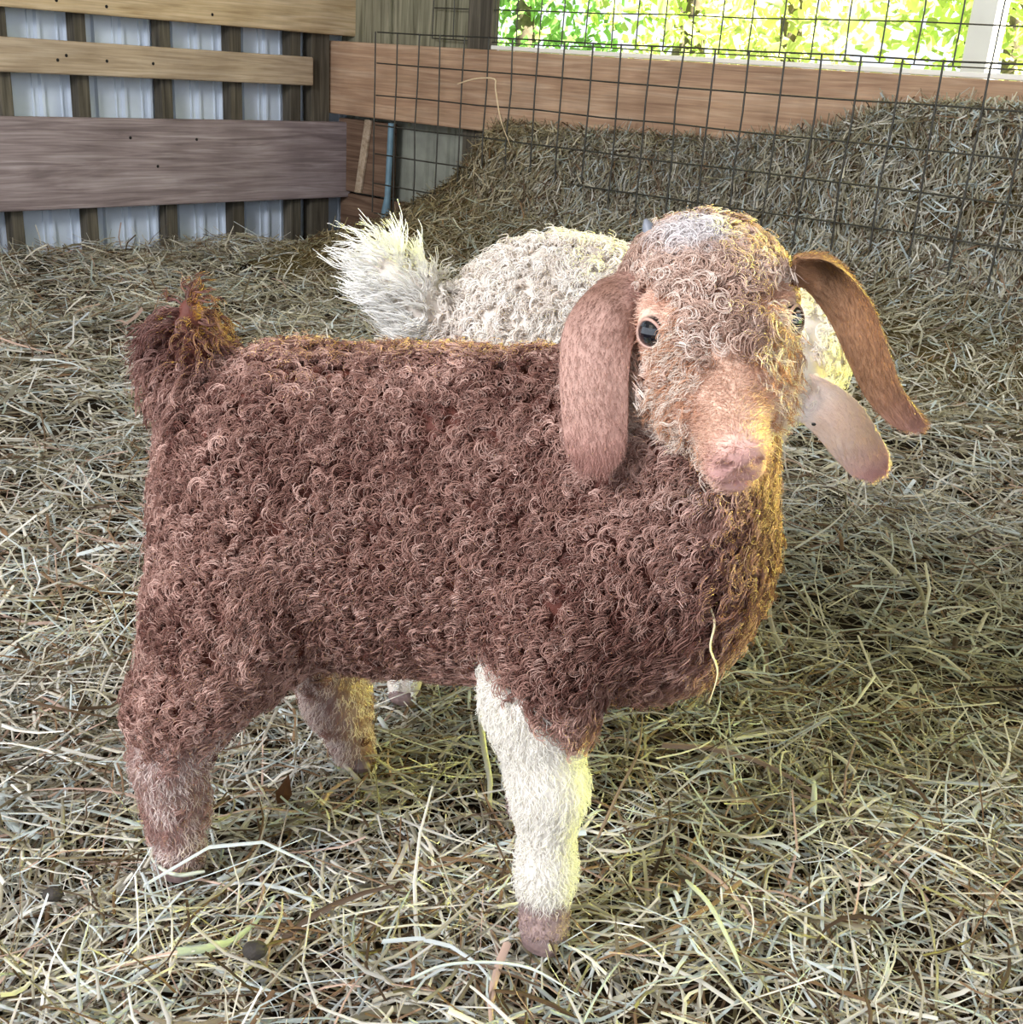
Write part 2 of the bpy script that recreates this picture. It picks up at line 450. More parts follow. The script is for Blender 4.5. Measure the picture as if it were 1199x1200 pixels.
def floor_straw(n, r0, r1, a0, a1, lmin, lmax, wmin, wmax, thick, seg, fold, weights):
    nc = n // 14
    cen = field_sample(nc, r0, r1, a0, a1); cang = rng.uniform(0, PI, nc)
    which = rng.integers(0, nc, n)
    clump = rng.random(n) < 0.55
    P = np.where(clump[:, None], cen[which] + rng.normal(0, 0.035, (n, 2)), field_sample(n, r0, r1, a0, a1))
    ang = np.where(clump, cang[which] + rng.normal(0, 0.35, n), rng.uniform(0, 2 * PI, n))
    ub, ob = to_barn(P)
    keep = (ub > -0.43) & (ob < 0.17) & ~((ub > 0.45) & (ob > -0.10))
    P = P[keep]; ang = ang[keep]; n = len(P)
    h = ground_h(P)
    lay = rng.random(n)
    tilt = rng.normal(0, 0.17, n) + (rng.random(n) < 0.05) * rng.normal(0, 0.45, n)
    D = np.stack([np.cos(ang) * np.cos(tilt), np.sin(ang) * np.cos(tilt), np.sin(tilt)], -1)
    L = rng.uniform(lmin, lmax, n) * np.where(rng.random(n) < 0.12, 1.7, 1.0)
    W = rng.uniform(wmin, wmax, n) * np.where(rng.random(n) < 0.06, 1.9, 1.0)
    z = h + 0.014 - thick * (1 - lay) + np.abs(np.sin(tilt)) * L * 0.3
    P0 = np.column_stack([P, z])
    Nrm = rng.normal(0, 0.45, (n, 3)); Nrm[:, 2] += 1
    bend = np.column_stack([rng.normal(0, 0.15, n), rng.normal(0, 0.08, n)])
    kink = rng.normal(0, 0.5, (n, 2)) * (rng.random((n, 1)) < 0.22)
    col = straw_cols(n, weights)
    # patches of older, browner litter, plus yellow light painted on the right mid floor
    old = np.clip((fbm(P, 2.3, 3) - 0.52) * 6, 0, 1)[:, None]
    yel_light = (np.clip(1 - np.abs(P[:, 0] - 0.62) / 0.55, 0, 1) * np.clip(1 - np.abs(P[:, 1] - 1.15) / 0.55, 0, 1))[:, None]
    col = col * (1 - 0.35 * old * rng.random((n, 1)))
    col = col * (1 - 0.55 * yel_light * np.array([0.25, 0.28, 0.75]))
    deep = (1 - lay)[:, None] ** 2
    return ribbons(P0, D, Nrm, L, W, bend, col, seg, fold, kink)

W_NEAR = [21, 15, 9, 7, 7, 12, 7, 8, 10, 4]
W_FAR = [14, 18, 16, 10, 8, 8, 6, 6, 6, 2]
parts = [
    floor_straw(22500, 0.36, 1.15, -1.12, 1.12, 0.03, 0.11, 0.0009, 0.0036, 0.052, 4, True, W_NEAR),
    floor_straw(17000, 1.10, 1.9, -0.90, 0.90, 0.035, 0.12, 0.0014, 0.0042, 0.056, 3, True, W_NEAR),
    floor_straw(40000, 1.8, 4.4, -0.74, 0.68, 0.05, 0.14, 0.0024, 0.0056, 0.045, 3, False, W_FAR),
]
V, F, C = merge(parts)
# keep clear of the walls
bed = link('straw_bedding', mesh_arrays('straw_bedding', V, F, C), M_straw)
tag(bed, 'loose pale straw bedding spread all over the barn floor', 'straw', kind='stuff')

# ------------------------------------------------------------------ hay pile behind and through the wire fence
TU = np.array([-0.30, 0.0, 0.10, 0.30, 0.49, 0.90, 1.37, 1.68, 1.82, 2.2, 2.9, 3.5])
TZ = np.array([0.0, 0.03, 0.10, 0.25, 0.40, 0.40, 0.425, 0.48, 0.55, 0.585, 0.60, 0.60])
PO = np.array([-0.62, -0.38, -0.18, -0.055, 0.005, 0.05, 0.10, 0.15, 0.19])
PZ = np.array([-0.02, 0.035, 0.10, 0.17, 0.25, 0.335, 0.40, 0.425, 0.42])
def pile_point(u, s):
    T = np.interp(u, TU, TZ)
    i = s * (len(PO) - 1)
    o = np.interp(i, np.arange(len(PO)), PO); z0 = np.interp(i, np.arange(len(PO)), PZ)
    low = np.minimum(z0, 0.25) * np.clip(T / 0.40, 0, 1); high = np.clip(z0 - 0.25, 0, None) / 0.175 * np.clip(T - 0.25, 0, None)
    z = low + high - 0.09 * np.clip(1 - T / 0.09, 0, 1) - 0.05 * np.clip(1 - s * 5, 0, 1)
    q = np.stack([u, s * 0.8], -1)
    b = (fbm(q, 5.0, 3) - 0.5) * np.clip(s * 3, 0, 1)
    z = z + b * 0.05; o = o - (fbm(q + 9.1, 4.0, 3) - 0.5) * 0.10 * np.clip(s * 3, 0, 1) * np.clip((1 - s) * 4, 0, 1)
    o = o + 0.06 * np.clip((u - 0.8) / 0.5, 0, 1) * np.clip(s * 3, 0, 1) * np.clip((0.95 - s) * 3, 0, 1)
    xy = barn_xy(u, o)
    return np.concatenate([xy, z[..., None]], -1)
uu = np.linspace(-0.30, 3.3, 150); ss = np.linspace(0, 1, 42)
UU, SS = np.meshgrid(uu, ss, indexing='ij')
PV = pile_point(UU, SS); n0, n1 = UU.shape
idx = np.arange(n0 * n1).reshape(n0, n1)
F = np.stack([idx[:-1, :-1], idx[1:, :-1], idx[1:, 1:], idx[:-1, 1:]], -1).reshape(-1, 4)
pile = empty('hay_pile', tuple(pile_point(np.array([1.3]), np.array([0.0]))[0]))
tag(pile, 'large heap of dull green hay behind the wire fence', 'hay', kind='stuff')
pile_inv = Matrix.Translation(-Vector(pile.location))
mo = link('packed_hay', mesh_arrays('packed_hay', PV.reshape(-1, 3) - np.array(pile.location), F), M_mound, pile); mo['kind'] = 'stuff'
n = 38000
us = rng.uniform(-0.28, 3.1, n); s_ = rng.uniform(0.05, 1, n)
A = pile_point(us, s_); e_ = 0.01
du = pile_point(us + e_, s_) - A; dsv = pile_point(us, np.clip(s_ + e_, 0, 1.02)) - A
du /= np.linalg.norm(du, axis=1)[:, None]; dsv /= np.linalg.norm(dsv, axis=1)[:, None] + 1e-9
Nn = np.cross(du, dsv); Nn /= np.linalg.norm(Nn, axis=1)[:, None] + 1e-9
Nn *= np.sign(-(Nn[:, :2] @ nv) + Nn[:, 2] * 0.7 + 1e-6)[:, None]
steep = np.clip((s_ - 0.15) * 4, 0, 1) * np.clip((0.85 - s_) * 6, 0, 1)
cl = vnoise(np.stack([us, s_], -1), 7.0) * 2 * PI
ang = np.where(rng.random(n) < 0.5 * steep, PI / 2 + rng.normal(0, 0.5, n), np.where(rng.random(n) < 0.4, cl + rng.normal(0, 0.4, n), rng.uniform(0, 2 * PI, n)))
D = du * np.cos(ang)[:, None] + dsv * np.sin(ang)[:, None] + Nn * rng.normal(0, 0.22, (n, 1))
D /= np.linalg.norm(D, axis=1)[:, None]
L = rng.uniform(0.04, 0.13, n); W = rng.uniform(0.0018, 0.0052, n)
P0 = A + Nn * rng.uniform(-0.004, 0.022, (n, 1))
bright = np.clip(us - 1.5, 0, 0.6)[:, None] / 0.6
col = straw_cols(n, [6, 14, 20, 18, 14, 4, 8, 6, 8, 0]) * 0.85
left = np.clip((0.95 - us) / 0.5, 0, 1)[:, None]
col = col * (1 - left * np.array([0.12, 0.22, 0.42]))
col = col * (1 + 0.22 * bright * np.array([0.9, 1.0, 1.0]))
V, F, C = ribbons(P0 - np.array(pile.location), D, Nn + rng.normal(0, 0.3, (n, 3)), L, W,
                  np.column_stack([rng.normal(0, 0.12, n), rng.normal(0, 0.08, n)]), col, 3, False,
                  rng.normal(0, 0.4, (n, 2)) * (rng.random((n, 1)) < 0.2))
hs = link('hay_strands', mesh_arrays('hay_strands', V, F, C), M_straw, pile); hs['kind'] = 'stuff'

# ------------------------------------------------------------------ signed distance bodies
class SDF:
    def __init__(self): self.ops = []
    def cap(self, a, b, ra, rb, k=0.02): self.ops.append(('cap', np.array(a, float), np.array(b, float), ra, rb, k)); return self
    def chain(self, pts, k=0.02):
        for p, q in zip(pts[:-1], pts[1:]): self.cap(p[:3], q[:3], p[3], q[3], k)
        return self
    def ell(self, c, r, R=None, k=0.02): self.ops.append(('ell', np.array(c, float), np.array(r, float), R, k)); return self
    def cut(self, c, r, R=None, k=0.004): self.ops.append(('cut', np.array(c, float), np.array(r, float), R, k)); return self
    def eval(self, P):
        d = np.full(P.shape[:-1], 1.0, np.float32)
        x0, x1 = P[..., 0].min(), P[..., 0].max()
        for op in self.ops:
            if op[0] == 'cap': lo_, hi_ = min(op[1][0], op[2][0]) - max(op[3], op[4]), max(op[1][0], op[2][0]) + max(op[3], op[4])
            else: lo_, hi_ = op[1][0] - op[2].max(), op[1][0] + op[2].max()
            if x1 < lo_ - op[-1] - 0.02 or x0 > hi_ + op[-1] + 0.02: continue
            if op[0] == 'cap':
                _, a, b, ra, rb, k = op
                ab = b - a; t = np.clip(((P - a) @ ab) / (ab @ ab), 0, 1)
                e = np.linalg.norm(P - a - t[..., None] * ab, axis=-1) - (ra + t * (rb - ra))
            else:
                _, c, r, R, k = op
                q = P - c
                if R is not None: q = q @ R           # columns of R = local axes
                k0 = np.linalg.norm(q / r, axis=-1); k1 = np.linalg.norm(q / (r * r), axis=-1) + 1e-9
                e = k0 * (k0 - 1) / k1
            if op[0] == 'cut':
                h = np.maximum(k - np.abs(d + e), 0) / k; d = np.maximum(d, -e) + h * h * k / 4
            else:
                h = np.maximum(k - np.abs(d - e), 0) / k; d = np.minimum(d, e) - h * h * k / 4
        return d

def surface_nets(sdf, lo, hi, step):
    ax = [np.arange(lo[i], hi[i] + step, step) for i in range(3)]
    nx, ny, nz = [len(a) for a in ax]
    G = np.empty((nx, ny, nz), np.float32)
    YZ = np.stack(np.meshgrid(ax[1], ax[2], indexing='ij'), -1)
    for i0 in range(0, nx, 8):
        xs = ax[0][i0:i0 + 8]
        P = np.empty((len(xs), ny, nz, 3), np.float32); P[..., 0] = xs[:, None, None]; P[..., 1:] = YZ[None]
        G[i0:i0 + 8] = sdf.eval(P)
    S = G < 0
    cells = np.zeros((nx - 1, ny - 1, nz - 1), int)
    for a in (0, 1):
        for b in (0, 1):
            for c in (0, 1): cells += S[a:nx - 1 + a, b:ny - 1 + b, c:nz - 1 + c]
    act = (cells > 0) & (cells < 8)
    I = np.argwhere(act); vid = -np.ones(act.shape, int); vid[act] = np.arange(len(I))
    acc = np.zeros((len(I), 3)); cnt = np.zeros(len(I))
    corners = [(a, b, c) for a in (0, 1) for b in (0, 1) for c in (0, 1)]
    for p in corners:
        for axis in range(3):
            if p[axis]: continue
            q = list(p); q[axis] = 1
            g0 = G[I[:, 0] + p[0], I[:, 1] + p[1], I[:, 2] + p[2]]; g1 = G[I[:, 0] + q[0], I[:, 1] + q[1], I[:, 2] + q[2]]
            m = (g0 < 0) != (g1 < 0)
            t = np.where(m, g0 / np.where(m, g0 - g1, 1), 0)
            pt = np.tile(np.array(p, float), (len(I), 1)); pt[:, axis] += t
            acc[m] += pt[m]; cnt[m] += 1
    V = (I + acc / cnt[:, None]) * step + np.array(lo)
    Fs = []
    for axis in range(3):
        b, c = (axis + 1) % 3, (axis + 2) % 3
        sl0 = [slice(None)] * 3; sl1 = [slice(None)] * 3
        sl0[axis] = slice(0, -1); sl1[axis] = slice(1, None)
        m = S[tuple(sl0)] != S[tuple(sl1)]
        E = np.argwhere(m); E = E[(E[:, b] > 0) & (E[:, c] > 0) & (E[:, b] < G.shape[b] - 1) & (E[:, c] < G.shape[c] - 1)]
        quad = []
        for db, dc in ((1, 1), (0, 1), (0, 0), (1, 0)):
            J = E.copy(); J[:, b] -= db; J[:, c] -= dc
            quad.append(vid[J[:, 0], J[:, 1], J[:, 2]])
        Q = np.stack(quad, -1)
        inside = S[E[:, 0], E[:, 1], E[:, 2]]
        Q = np.where(inside[:, None], Q, Q[:, ::-1])
        Fs.append(Q)
    F = np.concatenate(Fs)
    F = F[(F >= 0).all(1)]
    return V, F

def vert_normals(V, F):
    n = np.cross(V[F[:, 2]] - V[F[:, 0]], V[F[:, 3]] - V[F[:, 1]])
    N = np.zeros_like(V)
    for k in range(4): np.add.at(N, F[:, k], n)
    return N / (np.linalg.norm(N, axis=1)[:, None] + 1e-12), n

def relax(V, F, it=2, lam=0.5):
    for _ in range(it):
        A = np.zeros_like(V); c = np.zeros(len(V))
        for k in range(4):
            a, b = F[:, k], F[:, (k + 1) % 4]
            np.add.at(A, a, V[b]); np.add.at(A, b, V[a]); np.add.at(c, a, 1); np.add.at(c, b, 1)
        V = V + lam * (A / np.maximum(c, 1)[:, None] - V)
    return V

def scatter(V, F, N, n, weight=None):
    """n points on a quad mesh -> positions, normals"""
    a = np.linalg.norm(np.cross(V[F[:, 2]] - V[F[:, 0]], V[F[:, 3]] - V[F[:, 1]]), axis=1) / 2
    if weight is not None: a = a * weight(V[F].mean(1))
    f = rng.choice(len(F), n, p=a / a.sum())
    s, t = rng.random(n)[:, None], rng.random(n)[:, None]
    w = [(1 - s) * (1 - t), s * (1 - t), s * t, (1 - s) * t]
    P = sum(w[k] * V[F[f, k]] for k in range(4)); M_ = sum(w[k] * N[F[f, k]] for k in range(4))
    return P, M_ / (np.linalg.norm(M_, axis=1)[:, None] + 1e-12)

def unit(a): return a / (np.linalg.norm(a, axis=-1)[..., None] + 1e-12)

def curls(P, N, flow, L, lift, rad, turns, phase, npt=14, root_jit=0.0, tight=0.6):
    """helical locks: roots P, normals N, unit flow, arrays"""
    n = len(P)
    axis = unit(N * lift[:, None] + flow * (1 - lift)[:, None])
    b1 = unit(np.cross(axis, flow + 0.31 * N + 1e-3)); b2 = np.cross(axis, b1)
    t = np.linspace(0, 1, npt)
    # path leaves along the normal and leans over into the flow
    out = 1 - (1 - t) ** 2
    path = N[:, None, :] * (L * (0.25 + 0.75 * lift))[:, None, None] * (out * 0.62)[None, :, None] \
        + flow[:, None, :] * (L * (1 - 0.6 * lift))[:, None, None] * (t ** 1.4)[None, :, None]
    ramp = np.clip(t * 2.2, 0, 1) * (1 - tight * np.clip(t - 0.5, 0, 1))
    a = 2 * PI * turns[:, None] * t[None, :] + phase[:, None]
    hx = rad[:, None] * ramp[None, :]
    C = P[:, None, :] + path + (b1[:, None, :] * np.cos(a)[..., None] + b2[:, None, :] * np.sin(a)[..., None]) * hx[..., None]
    return C

def hair_object(name, C, radius, col, mat, parent):
    """C (n, m, 3) strands -> hair curves object"""
    n, m, _ = C.shape
    hc = bpy.data.hair_curves.new(name)
    hc.add_curves([m] * n)
    hc.points.foreach_set('position', C.reshape(-1).astype(np.float32))
    ra = hc.attributes.get('radius') or hc.attributes.new('radius', 'FLOAT', 'POINT')
    tp = np.linspace(0, 1, m); prof = np.clip(1.15 - 0.75 * tp, 0.3, 1)
    ra.data.foreach_set('value', (radius[:, None] * prof[None, :]).reshape(-1).astype(np.float32))
    ca = hc.attributes.new('Col', 'FLOAT_COLOR', 'CURVE')
    c4 = np.ones((n, 4), np.float32); c4[:, :3] = col
    ca.data.foreach_set('color', c4.reshape(-1))
    o = link(name, hc, mat, parent); o['kind'] = 'stuff'
    return o

def locks(P, N, per, jit):
    """turn lock centres into strand bundles: repeat roots with jitter"""
    n = len(P)
    idx = np.repeat(np.arange(n), per)
    T = rng.normal(0, 1, (n * per, 3)); T -= N[idx] * (T * N[idx]).sum(1)[:, None]
    return idx, P[idx] + T * jit, N[idx]

def down_flow(N, P, extra=(0, 0, 0), amt=0.5):
    g = np.array([0, 0, -1.0]) + np.array(extra)
    f = g - N * (N @ g)[:, None]
    w = np.stack([vnoise(P + k * 7.3, 38.0) - 0.5 for k in range(3)], -1) * 2 * amt + rng.normal(0, 0.28, P.shape)
    w -= N * (w * N).sum(1)[:, None]
    return unit(f * 0.9 + w)

# ------------------------------------------------------------------ brown goat kid
E_ = np.array([0.1145, 0.668, 0.4675])                       # between the eyes
hs_ = unit(np.array([0.985, 0.05, 0.15])); hd = np.array([0.085, -0.90, -0.42]); hd = unit(hd - hs_ * (hd @ hs_)); ht = np.cross(hs_, hd)
if ht[2] < 0: ht = -ht
HR = np.stack([hs_, hd, ht], 1)
def H(s, d, t): return E_ + hs_ * s + hd * d + ht * t
def Hr(s, d, t, r): return tuple(H(s, d, t)) + (r,)

B = SDF()
B.ell((-0.090, 0.782, 0.284), (0.158, 0.086, 0.118), k=0.02)
B.ell((-0.172, 0.785, 0.306), (0.068, 0.080, 0.086), k=0.05)
B.ell((0.045, 0.768, 0.285), (0.105, 0.080, 0.108), k=0.06)
B.ell((0.105, 0.755, 0.268), (0.062, 0.068, 0.082), k=0.05)
B.ell((0.00, 0.775, 0.325), (0.12, 0.062, 0.075), k=0.05)
# neck
B.cap((0.095, 0.757, 0.31), H(0, -0.050, -0.045), 0.078, 0.050, k=0.05)
# near hind leg
B.ell((-0.194, 0.735, 0.235), (0.053, 0.044, 0.085), k=0.03)
B.chain([(-0.204, 0.730, 0.205, 0.048), (-0.230, 0.722, 0.150, 0.031), (-0.243, 0.722, 0.100, 0.0215), (-0.241, 0.727, 0.055, 0.0175), (-0.241, 0.726, 0.014, 0.018)], k=0.025)
# far hind leg
B.chain([(-0.185, 0.835, 0.23, 0.048), (-0.158, 0.858, 0.135, 0.031), (-0.142, 0.868, 0.075, 0.024), (-0.128, 0.882, 0.014, 0.017)], k=0.02)
# near fore leg
B.chain([(0.035, 0.712, 0.255, 0.048), (0.026, 0.694, 0.19, 0.032), (0.040, 0.683, 0.125, 0.0215), (0.043, 0.677, 0.06, 0.0150), (0.045, 0.674, 0.016, 0.0175)], k=0.022)
# far fore leg
B.chain([(0.045, 0.825, 0.25, 0.046), (0.035, 0.83, 0.13, 0.024), (0.030, 0.825, 0.06, 0.018), (0.032, 0.82, 0.014, 0.018)], k=0.02)
# tail, held up
B.chain([(-0.222, 0.785, 0.345, 0.022), (-0.238, 0.785, 0.388, 0.014), (-0.233, 0.785, 0.428, 0.008)], k=0.03)
# head
B.ell(H(0, -0.038, -0.008), (0.043, 0.050, 0.040), HR, k=0.03)
B.ell(H(0, -0.004, -0.006), (0.040, 0.034, 0.026), HR, k=0.02)
B.cap(H(0, 0.010, -0.020), H(0, 0.060, -0.038), 0.0315, 0.0175, k=0.02)
B.cap(H(0, -0.02, -0.052), H(0, 0.058, -0.056), 0.032, 0.0150, k=0.015)
for sgn in (-1, 1):
    B.ell(H(sgn * 0.026, 0.008, -0.036), (0.016, 0.034, 0.024), HR, k=0.015)
    B.ell(H(sgn * 0.036, -0.003, 0.001), (0.010, 0.015, 0.010), HR, k=0.012)     # brow / orbit
    B.ell(H(sgn * 0.0072, 0.072, -0.037), (0.0086, 0.010, 0.0105), HR, k=0.006)  # nostril wings
    B.ell(H(sgn * 0.0080, 0.069, -0.051), (0.0095, 0.0100, 0.0085), HR, k=0.006) # upper lip
B.ell(H(0, 0.075, -0.031), (0.013, 0.009, 0.010), HR, k=0.008)
B.ell(H(0, 0.065, -0.064), (0.0125, 0.010, 0.0075), HR, k=0.006)                 # chin
for sgn in (-1, 1):
    c_, s_n = math.cos(sgn * 0.6), math.sin(sgn * 0.6)
    R2 = HR @ np.array([[c_, 0, -s_n], [0, 1, 0], [s_n, 0, c_]])
    B.cut(H(sgn * 0.0088, 0.0815, -0.0385), (0.0030, 0.0085, 0.0066), R2, k=0.002)
    B.cut(H(sgn * 0.013, 0.076, -0.0585), (0.016, 0.013, 0.0017), HR, k=0.002)
B.cut(H(0, 0.084, -0.048), (0.0013, 0.008, 0.009), HR, k=0.002)
EYE_S, EYE_D, EYE_T, EYE_R = 0.0392, 0.004, 0.001, 0.0096
for sgn in (-1, 1):
    B.cut(H(sgn * EYE_S, EYE_D, EYE_T), (0.0098, 0.0098, 0.0086), HR, k=0.003)

V, F = surface_nets(B, (-0.30, 0.57, -0.006), (0.20, 0.92, 0.535), 0.0031)
V = relax(V, F, 1, 0.5)
N, _ = vert_normals(V, F)

def head_local(P): q = P - E_; return q @ hs_, q @ hd, q @ ht
fore_axis = [np.array(a) for a in [(0.035, 0.712, 0.255), (0.026, 0.694, 0.19), (0.040, 0.683, 0.125), (0.043, 0.677, 0.06), (0.045, 0.674, 0.0)]]
def leg_dist(P, axis):
    d = np.full(len(P), 9.0)
    for a, b in zip(axis[:-1], axis[1:]):
        ab = b - a; t = np.clip(((P - a) @ ab) / (ab @ ab), 0, 1)
        d = np.minimum(d, np.linalg.norm(P - a - t[:, None] * ab, axis=1))
    return d
def sm(x, a, b): t = np.clip((x - a) / (b - a), 0, 1); return t * t * (3 - 2 * t)
def regions(P):
    s, d, t = head_local(P)
    on_head = sm(0.165 - np.sqrt((s / 1.0) ** 2 + (d + 0.005) ** 2 + (t + 0.02) ** 2), 0.045, 0.06) * sm(P[:, 2], 0.350, 0.372) * np.maximum(sm(t, -0.078, -0.060), sm(d, 0.028, 0.040))
    # bare, short-haired face: the front below the brow
    face = on_head * np.maximum(sm(d - 0.014 * sm(0.034 - np.abs(s), 0, 0.02) + 0.012 * (vnoise(P, 90.0) - 0.5), 0.004, 0.022) * sm(t, -0.072 , -0.060), sm(d, 0.036, 0.046) * sm(t, -0.090, -0.080))
    eyes = on_head * sm(0.037 - np.sqrt((np.abs(s) - 0.040) ** 2 + (d - 0.0) ** 2 + (t) ** 2), 0.004, 0.014)
    face = np.maximum(face, eyes)
    nose = on_head * sm(0.027 - np.sqrt(s ** 2 + (d - 0.080) ** 2 + ((t + 0.046) * 0.8) ** 2), 0.0, 0.014)
    ld = leg_dist(P, fore_axis)
    line = 0.245 - 1.02 * (P[:, 0] + 0.018)
    wleg = ((ld < 0.060) & (P[:, 1] < 0.745) & (P[:, 0] > -0.06)) * sm(line - P[:, 2], -0.010, 0.012) * sm(P[:, 2], 0.028, 0.045)
    wleg = np.where(P[:, 2] < 0.14, wleg, wleg * sm(0.052 - ld, 0.0, 0.01))
    wleg = np.maximum(wleg, ((P[:, 1] > 0.78) & (P[:, 0] > 0.0) & (P[:, 2] < 0.17)) * 1.0)
    lowfoot = sm(0.045 - P[:, 2], 0.0, 0.015) * (P[:, 0] > -0.02)
    hind = sm(0.160 - P[:, 2] + 0.03 * (vnoise(P, 60.0) - 0.5), 0.0, 0.05) * (P[:, 0] < -0.06)
    tail = sm(P[:, 2], 0.350, 0.370) * sm(-0.208 - P[:, 0], 0.0, 0.012)
    return dict(head=on_head, face=face, nose=nose, wleg=wleg, foot=lowfoot, hind=hind, tail=tail, s=s, d=d, t=t)

DARK = srgb(98, 60, 52); MID = srgb(158, 120, 108); LIGHT = srgb(214, 178, 166); PALE = srgb(226, 204, 192)
WHITE = srgb(240, 236, 228); TAN = srgb(222, 188, 168); PINK = srgb(208, 162, 156); GREY = srgb(150, 126, 124)
def lerp(a, b, t): return a + (b - a) * t[:, None]
def skin_col(P):
    r = regions(P); n = len(P)
    c = np.tile(srgb(92, 48, 38), (n, 1))
    c = lerp(c, srgb(150, 104, 82), r['head'] * 0.8)
    fcol = lerp(np.tile(TAN, (n, 1)), srgb(200, 160, 138), sm(fbm(P, 60, 2), 0.45, 0.7))
    fcol = lerp(fcol, srgb(224, 192, 170), sm(0.014 - np.abs(r['s'] + 0.004), -0.008, 0.008) * sm(r['d'], 0.0, 0.02) * 0.4)
    c = lerp(c, fcol, r['face'])
    c = lerp(c, PINK, r['nose'])
    c = lerp(c, srgb(220, 214, 206), r['wleg'])
    c = lerp(c, srgb(170, 146, 140), np.maximum(r['hind'] * 0.7, r['foot']))
    return c

goat = link('goat', mesh_arrays('goat', V, F, skin_col(V)), M_skin)
tag(goat, 'brown curly-coated goat kid with one white foreleg, standing in the foreground', 'goat', 'goat kids')

# --- fleece locks
def fleece_weight(P):
    r = regions(P)
    w = 1.0 - r['face']
    w = w * (1 - r['wleg']) * (1 - 0.96 * r['hind']) * (1 - r['foot'])
    w = w * np.where((P[:, 2] < 0.03) | ((P[:, 2] < 0.10) & (P[:, 0] > -0.02)), 0.0, 1.0)
    w = w * np.where((P[:, 1] > 0.84) & (P[:, 2] < 0.36), 0.35, 1.0)
    return np.clip(w, 0, 1) * (1 + 0.5 * r['head'])
NL = 17500; PER = 5
Pc, Nc = scatter(V, F, N, NL, fleece_weight)
rc = regions(Pc)
flow = down_flow(Nc, Pc, (-0.15, 0, 0), 0.8)
Lk = rng.uniform(0.010, 0.018, NL) * (1 - 0.15 * rc['head']) * (1 - 0.35 * rc['hind'])
chest = sm(Pc[:, 0], 0.02, 0.10) * sm(0.34 - Pc[:, 2], 0.0, 0.08)
Lk = Lk * (0.72 + 0.6 * vnoise(Pc + 3.3, 42.0)) * (1 + 0.15 * rc['head']) * (1 + 0.55 * chest) * (1 + 0.9 * rc['tail'])
lift = np.clip(rng.normal(0.62, 0.15, NL) - 0.15 * chest + 0.2 * rc['tail'], 0.15, 0.9)
rad = rng.uniform(0.0021, 0.0042, NL) * (1 + 0.35 * rc['head']) * (1 - 0.3 * rc['tail'])
turn = rng.uniform(1.1, 2.0, NL); ph = rng.uniform(0, 2 * PI, NL)
tone = np.clip(rng.normal(0.42, 0.24, NL) + (fbm(Pc, 22, 2) - 0.5) * 0.9, 0, 1)
cl = np.where(tone[:, None] < 0.5, lerp(np.tile(DARK, (NL, 1)), MID, tone * 2), lerp(np.tile(MID, (NL, 1)), LIGHT, tone * 2 - 1))
tone = np.clip(tone + 0.12 * rc['head'], 0, 1)
hc_ = np.where(tone[:, None] < 0.5, lerp(np.tile(srgb(156, 124, 110), (NL, 1)), srgb(204, 174, 158), tone * 2), lerp(np.tile(srgb(204, 174, 158), (NL, 1)), srgb(238, 224, 214), tone * 2 - 1))
cl = lerp(cl, hc_, rc['head'])
crown = rc['head'] * sm(0.026 - np.hypot(rc['s'] + 0.006, rc['d'] + 0.048), 0.0, 0.016)
cl = lerp(cl, srgb(224, 220, 222), crown * 0.85)
cl = lerp(cl, srgb(100, 64, 60), rc['tail'] * sm(Pc[:, 2], 0.38, 0.41) * 0.7)
cl = lerp(cl, srgb(176, 138, 128), rc['hind'] * (rng.random(NL) < 0.5) * 0.7)
idx, Pr, Nr = locks(Pc, Nc, PER, 0.0011)
J = lambda a, s: a[idx] * rng.normal(1, s, len(idx))
Cf = curls(Pr, Nr, unit(flow[idx] + rng.normal(0, 0.04, (len(idx), 3))), J(Lk, 0.08), lift[idx], J(rad, 0.12), turn[idx] * rng.normal(1, 0.03, len(idx)), ph[idx] + rng.normal(0, 0.14, len(idx)), 16)
colf = cl[idx] * rng.uniform(0.78, 1.2, (len(idx), 1))
hair_object('fleece', Cf, rng.uniform(0.00030, 0.00050, len(idx)), colf, M_wool, goat)
# fine frizz standing off the locks
NZ = 6500
Pz, Nz = scatter(V, F, N, NZ, lambda P: fleece_weight(P) * (1 - 0.7 * regions(P)['head']))
rz = regions(Pz)
Cz = curls(Pz, Nz, down_flow(Nz, Pz, (-0.1, 0, 0), 0.9), rng.uniform(0.014, 0.024, NZ) * (1 + 0.8 * rz['tail']), np.clip(rng.normal(0.75, 0.15, NZ), 0.3, 1), rng.uniform(0.001, 0.004, NZ), rng.uniform(0.6, 1.8, NZ), rng.uniform(0, 6.28, NZ), 11, tight=0.2)
cz = lerp(np.tile(srgb(170, 124, 112), (NZ, 1)), srgb(216, 184, 172), rng.random(NZ)); cz = lerp(cz, srgb(216, 190, 174), rz['head'] * 0.7); cz = lerp(cz, srgb(120, 80, 76), rz['tail'] * 0.7)
hair_object('frizz', Cz, rng.uniform(0.00012, 0.00022, NZ), cz, M_wool, goat)

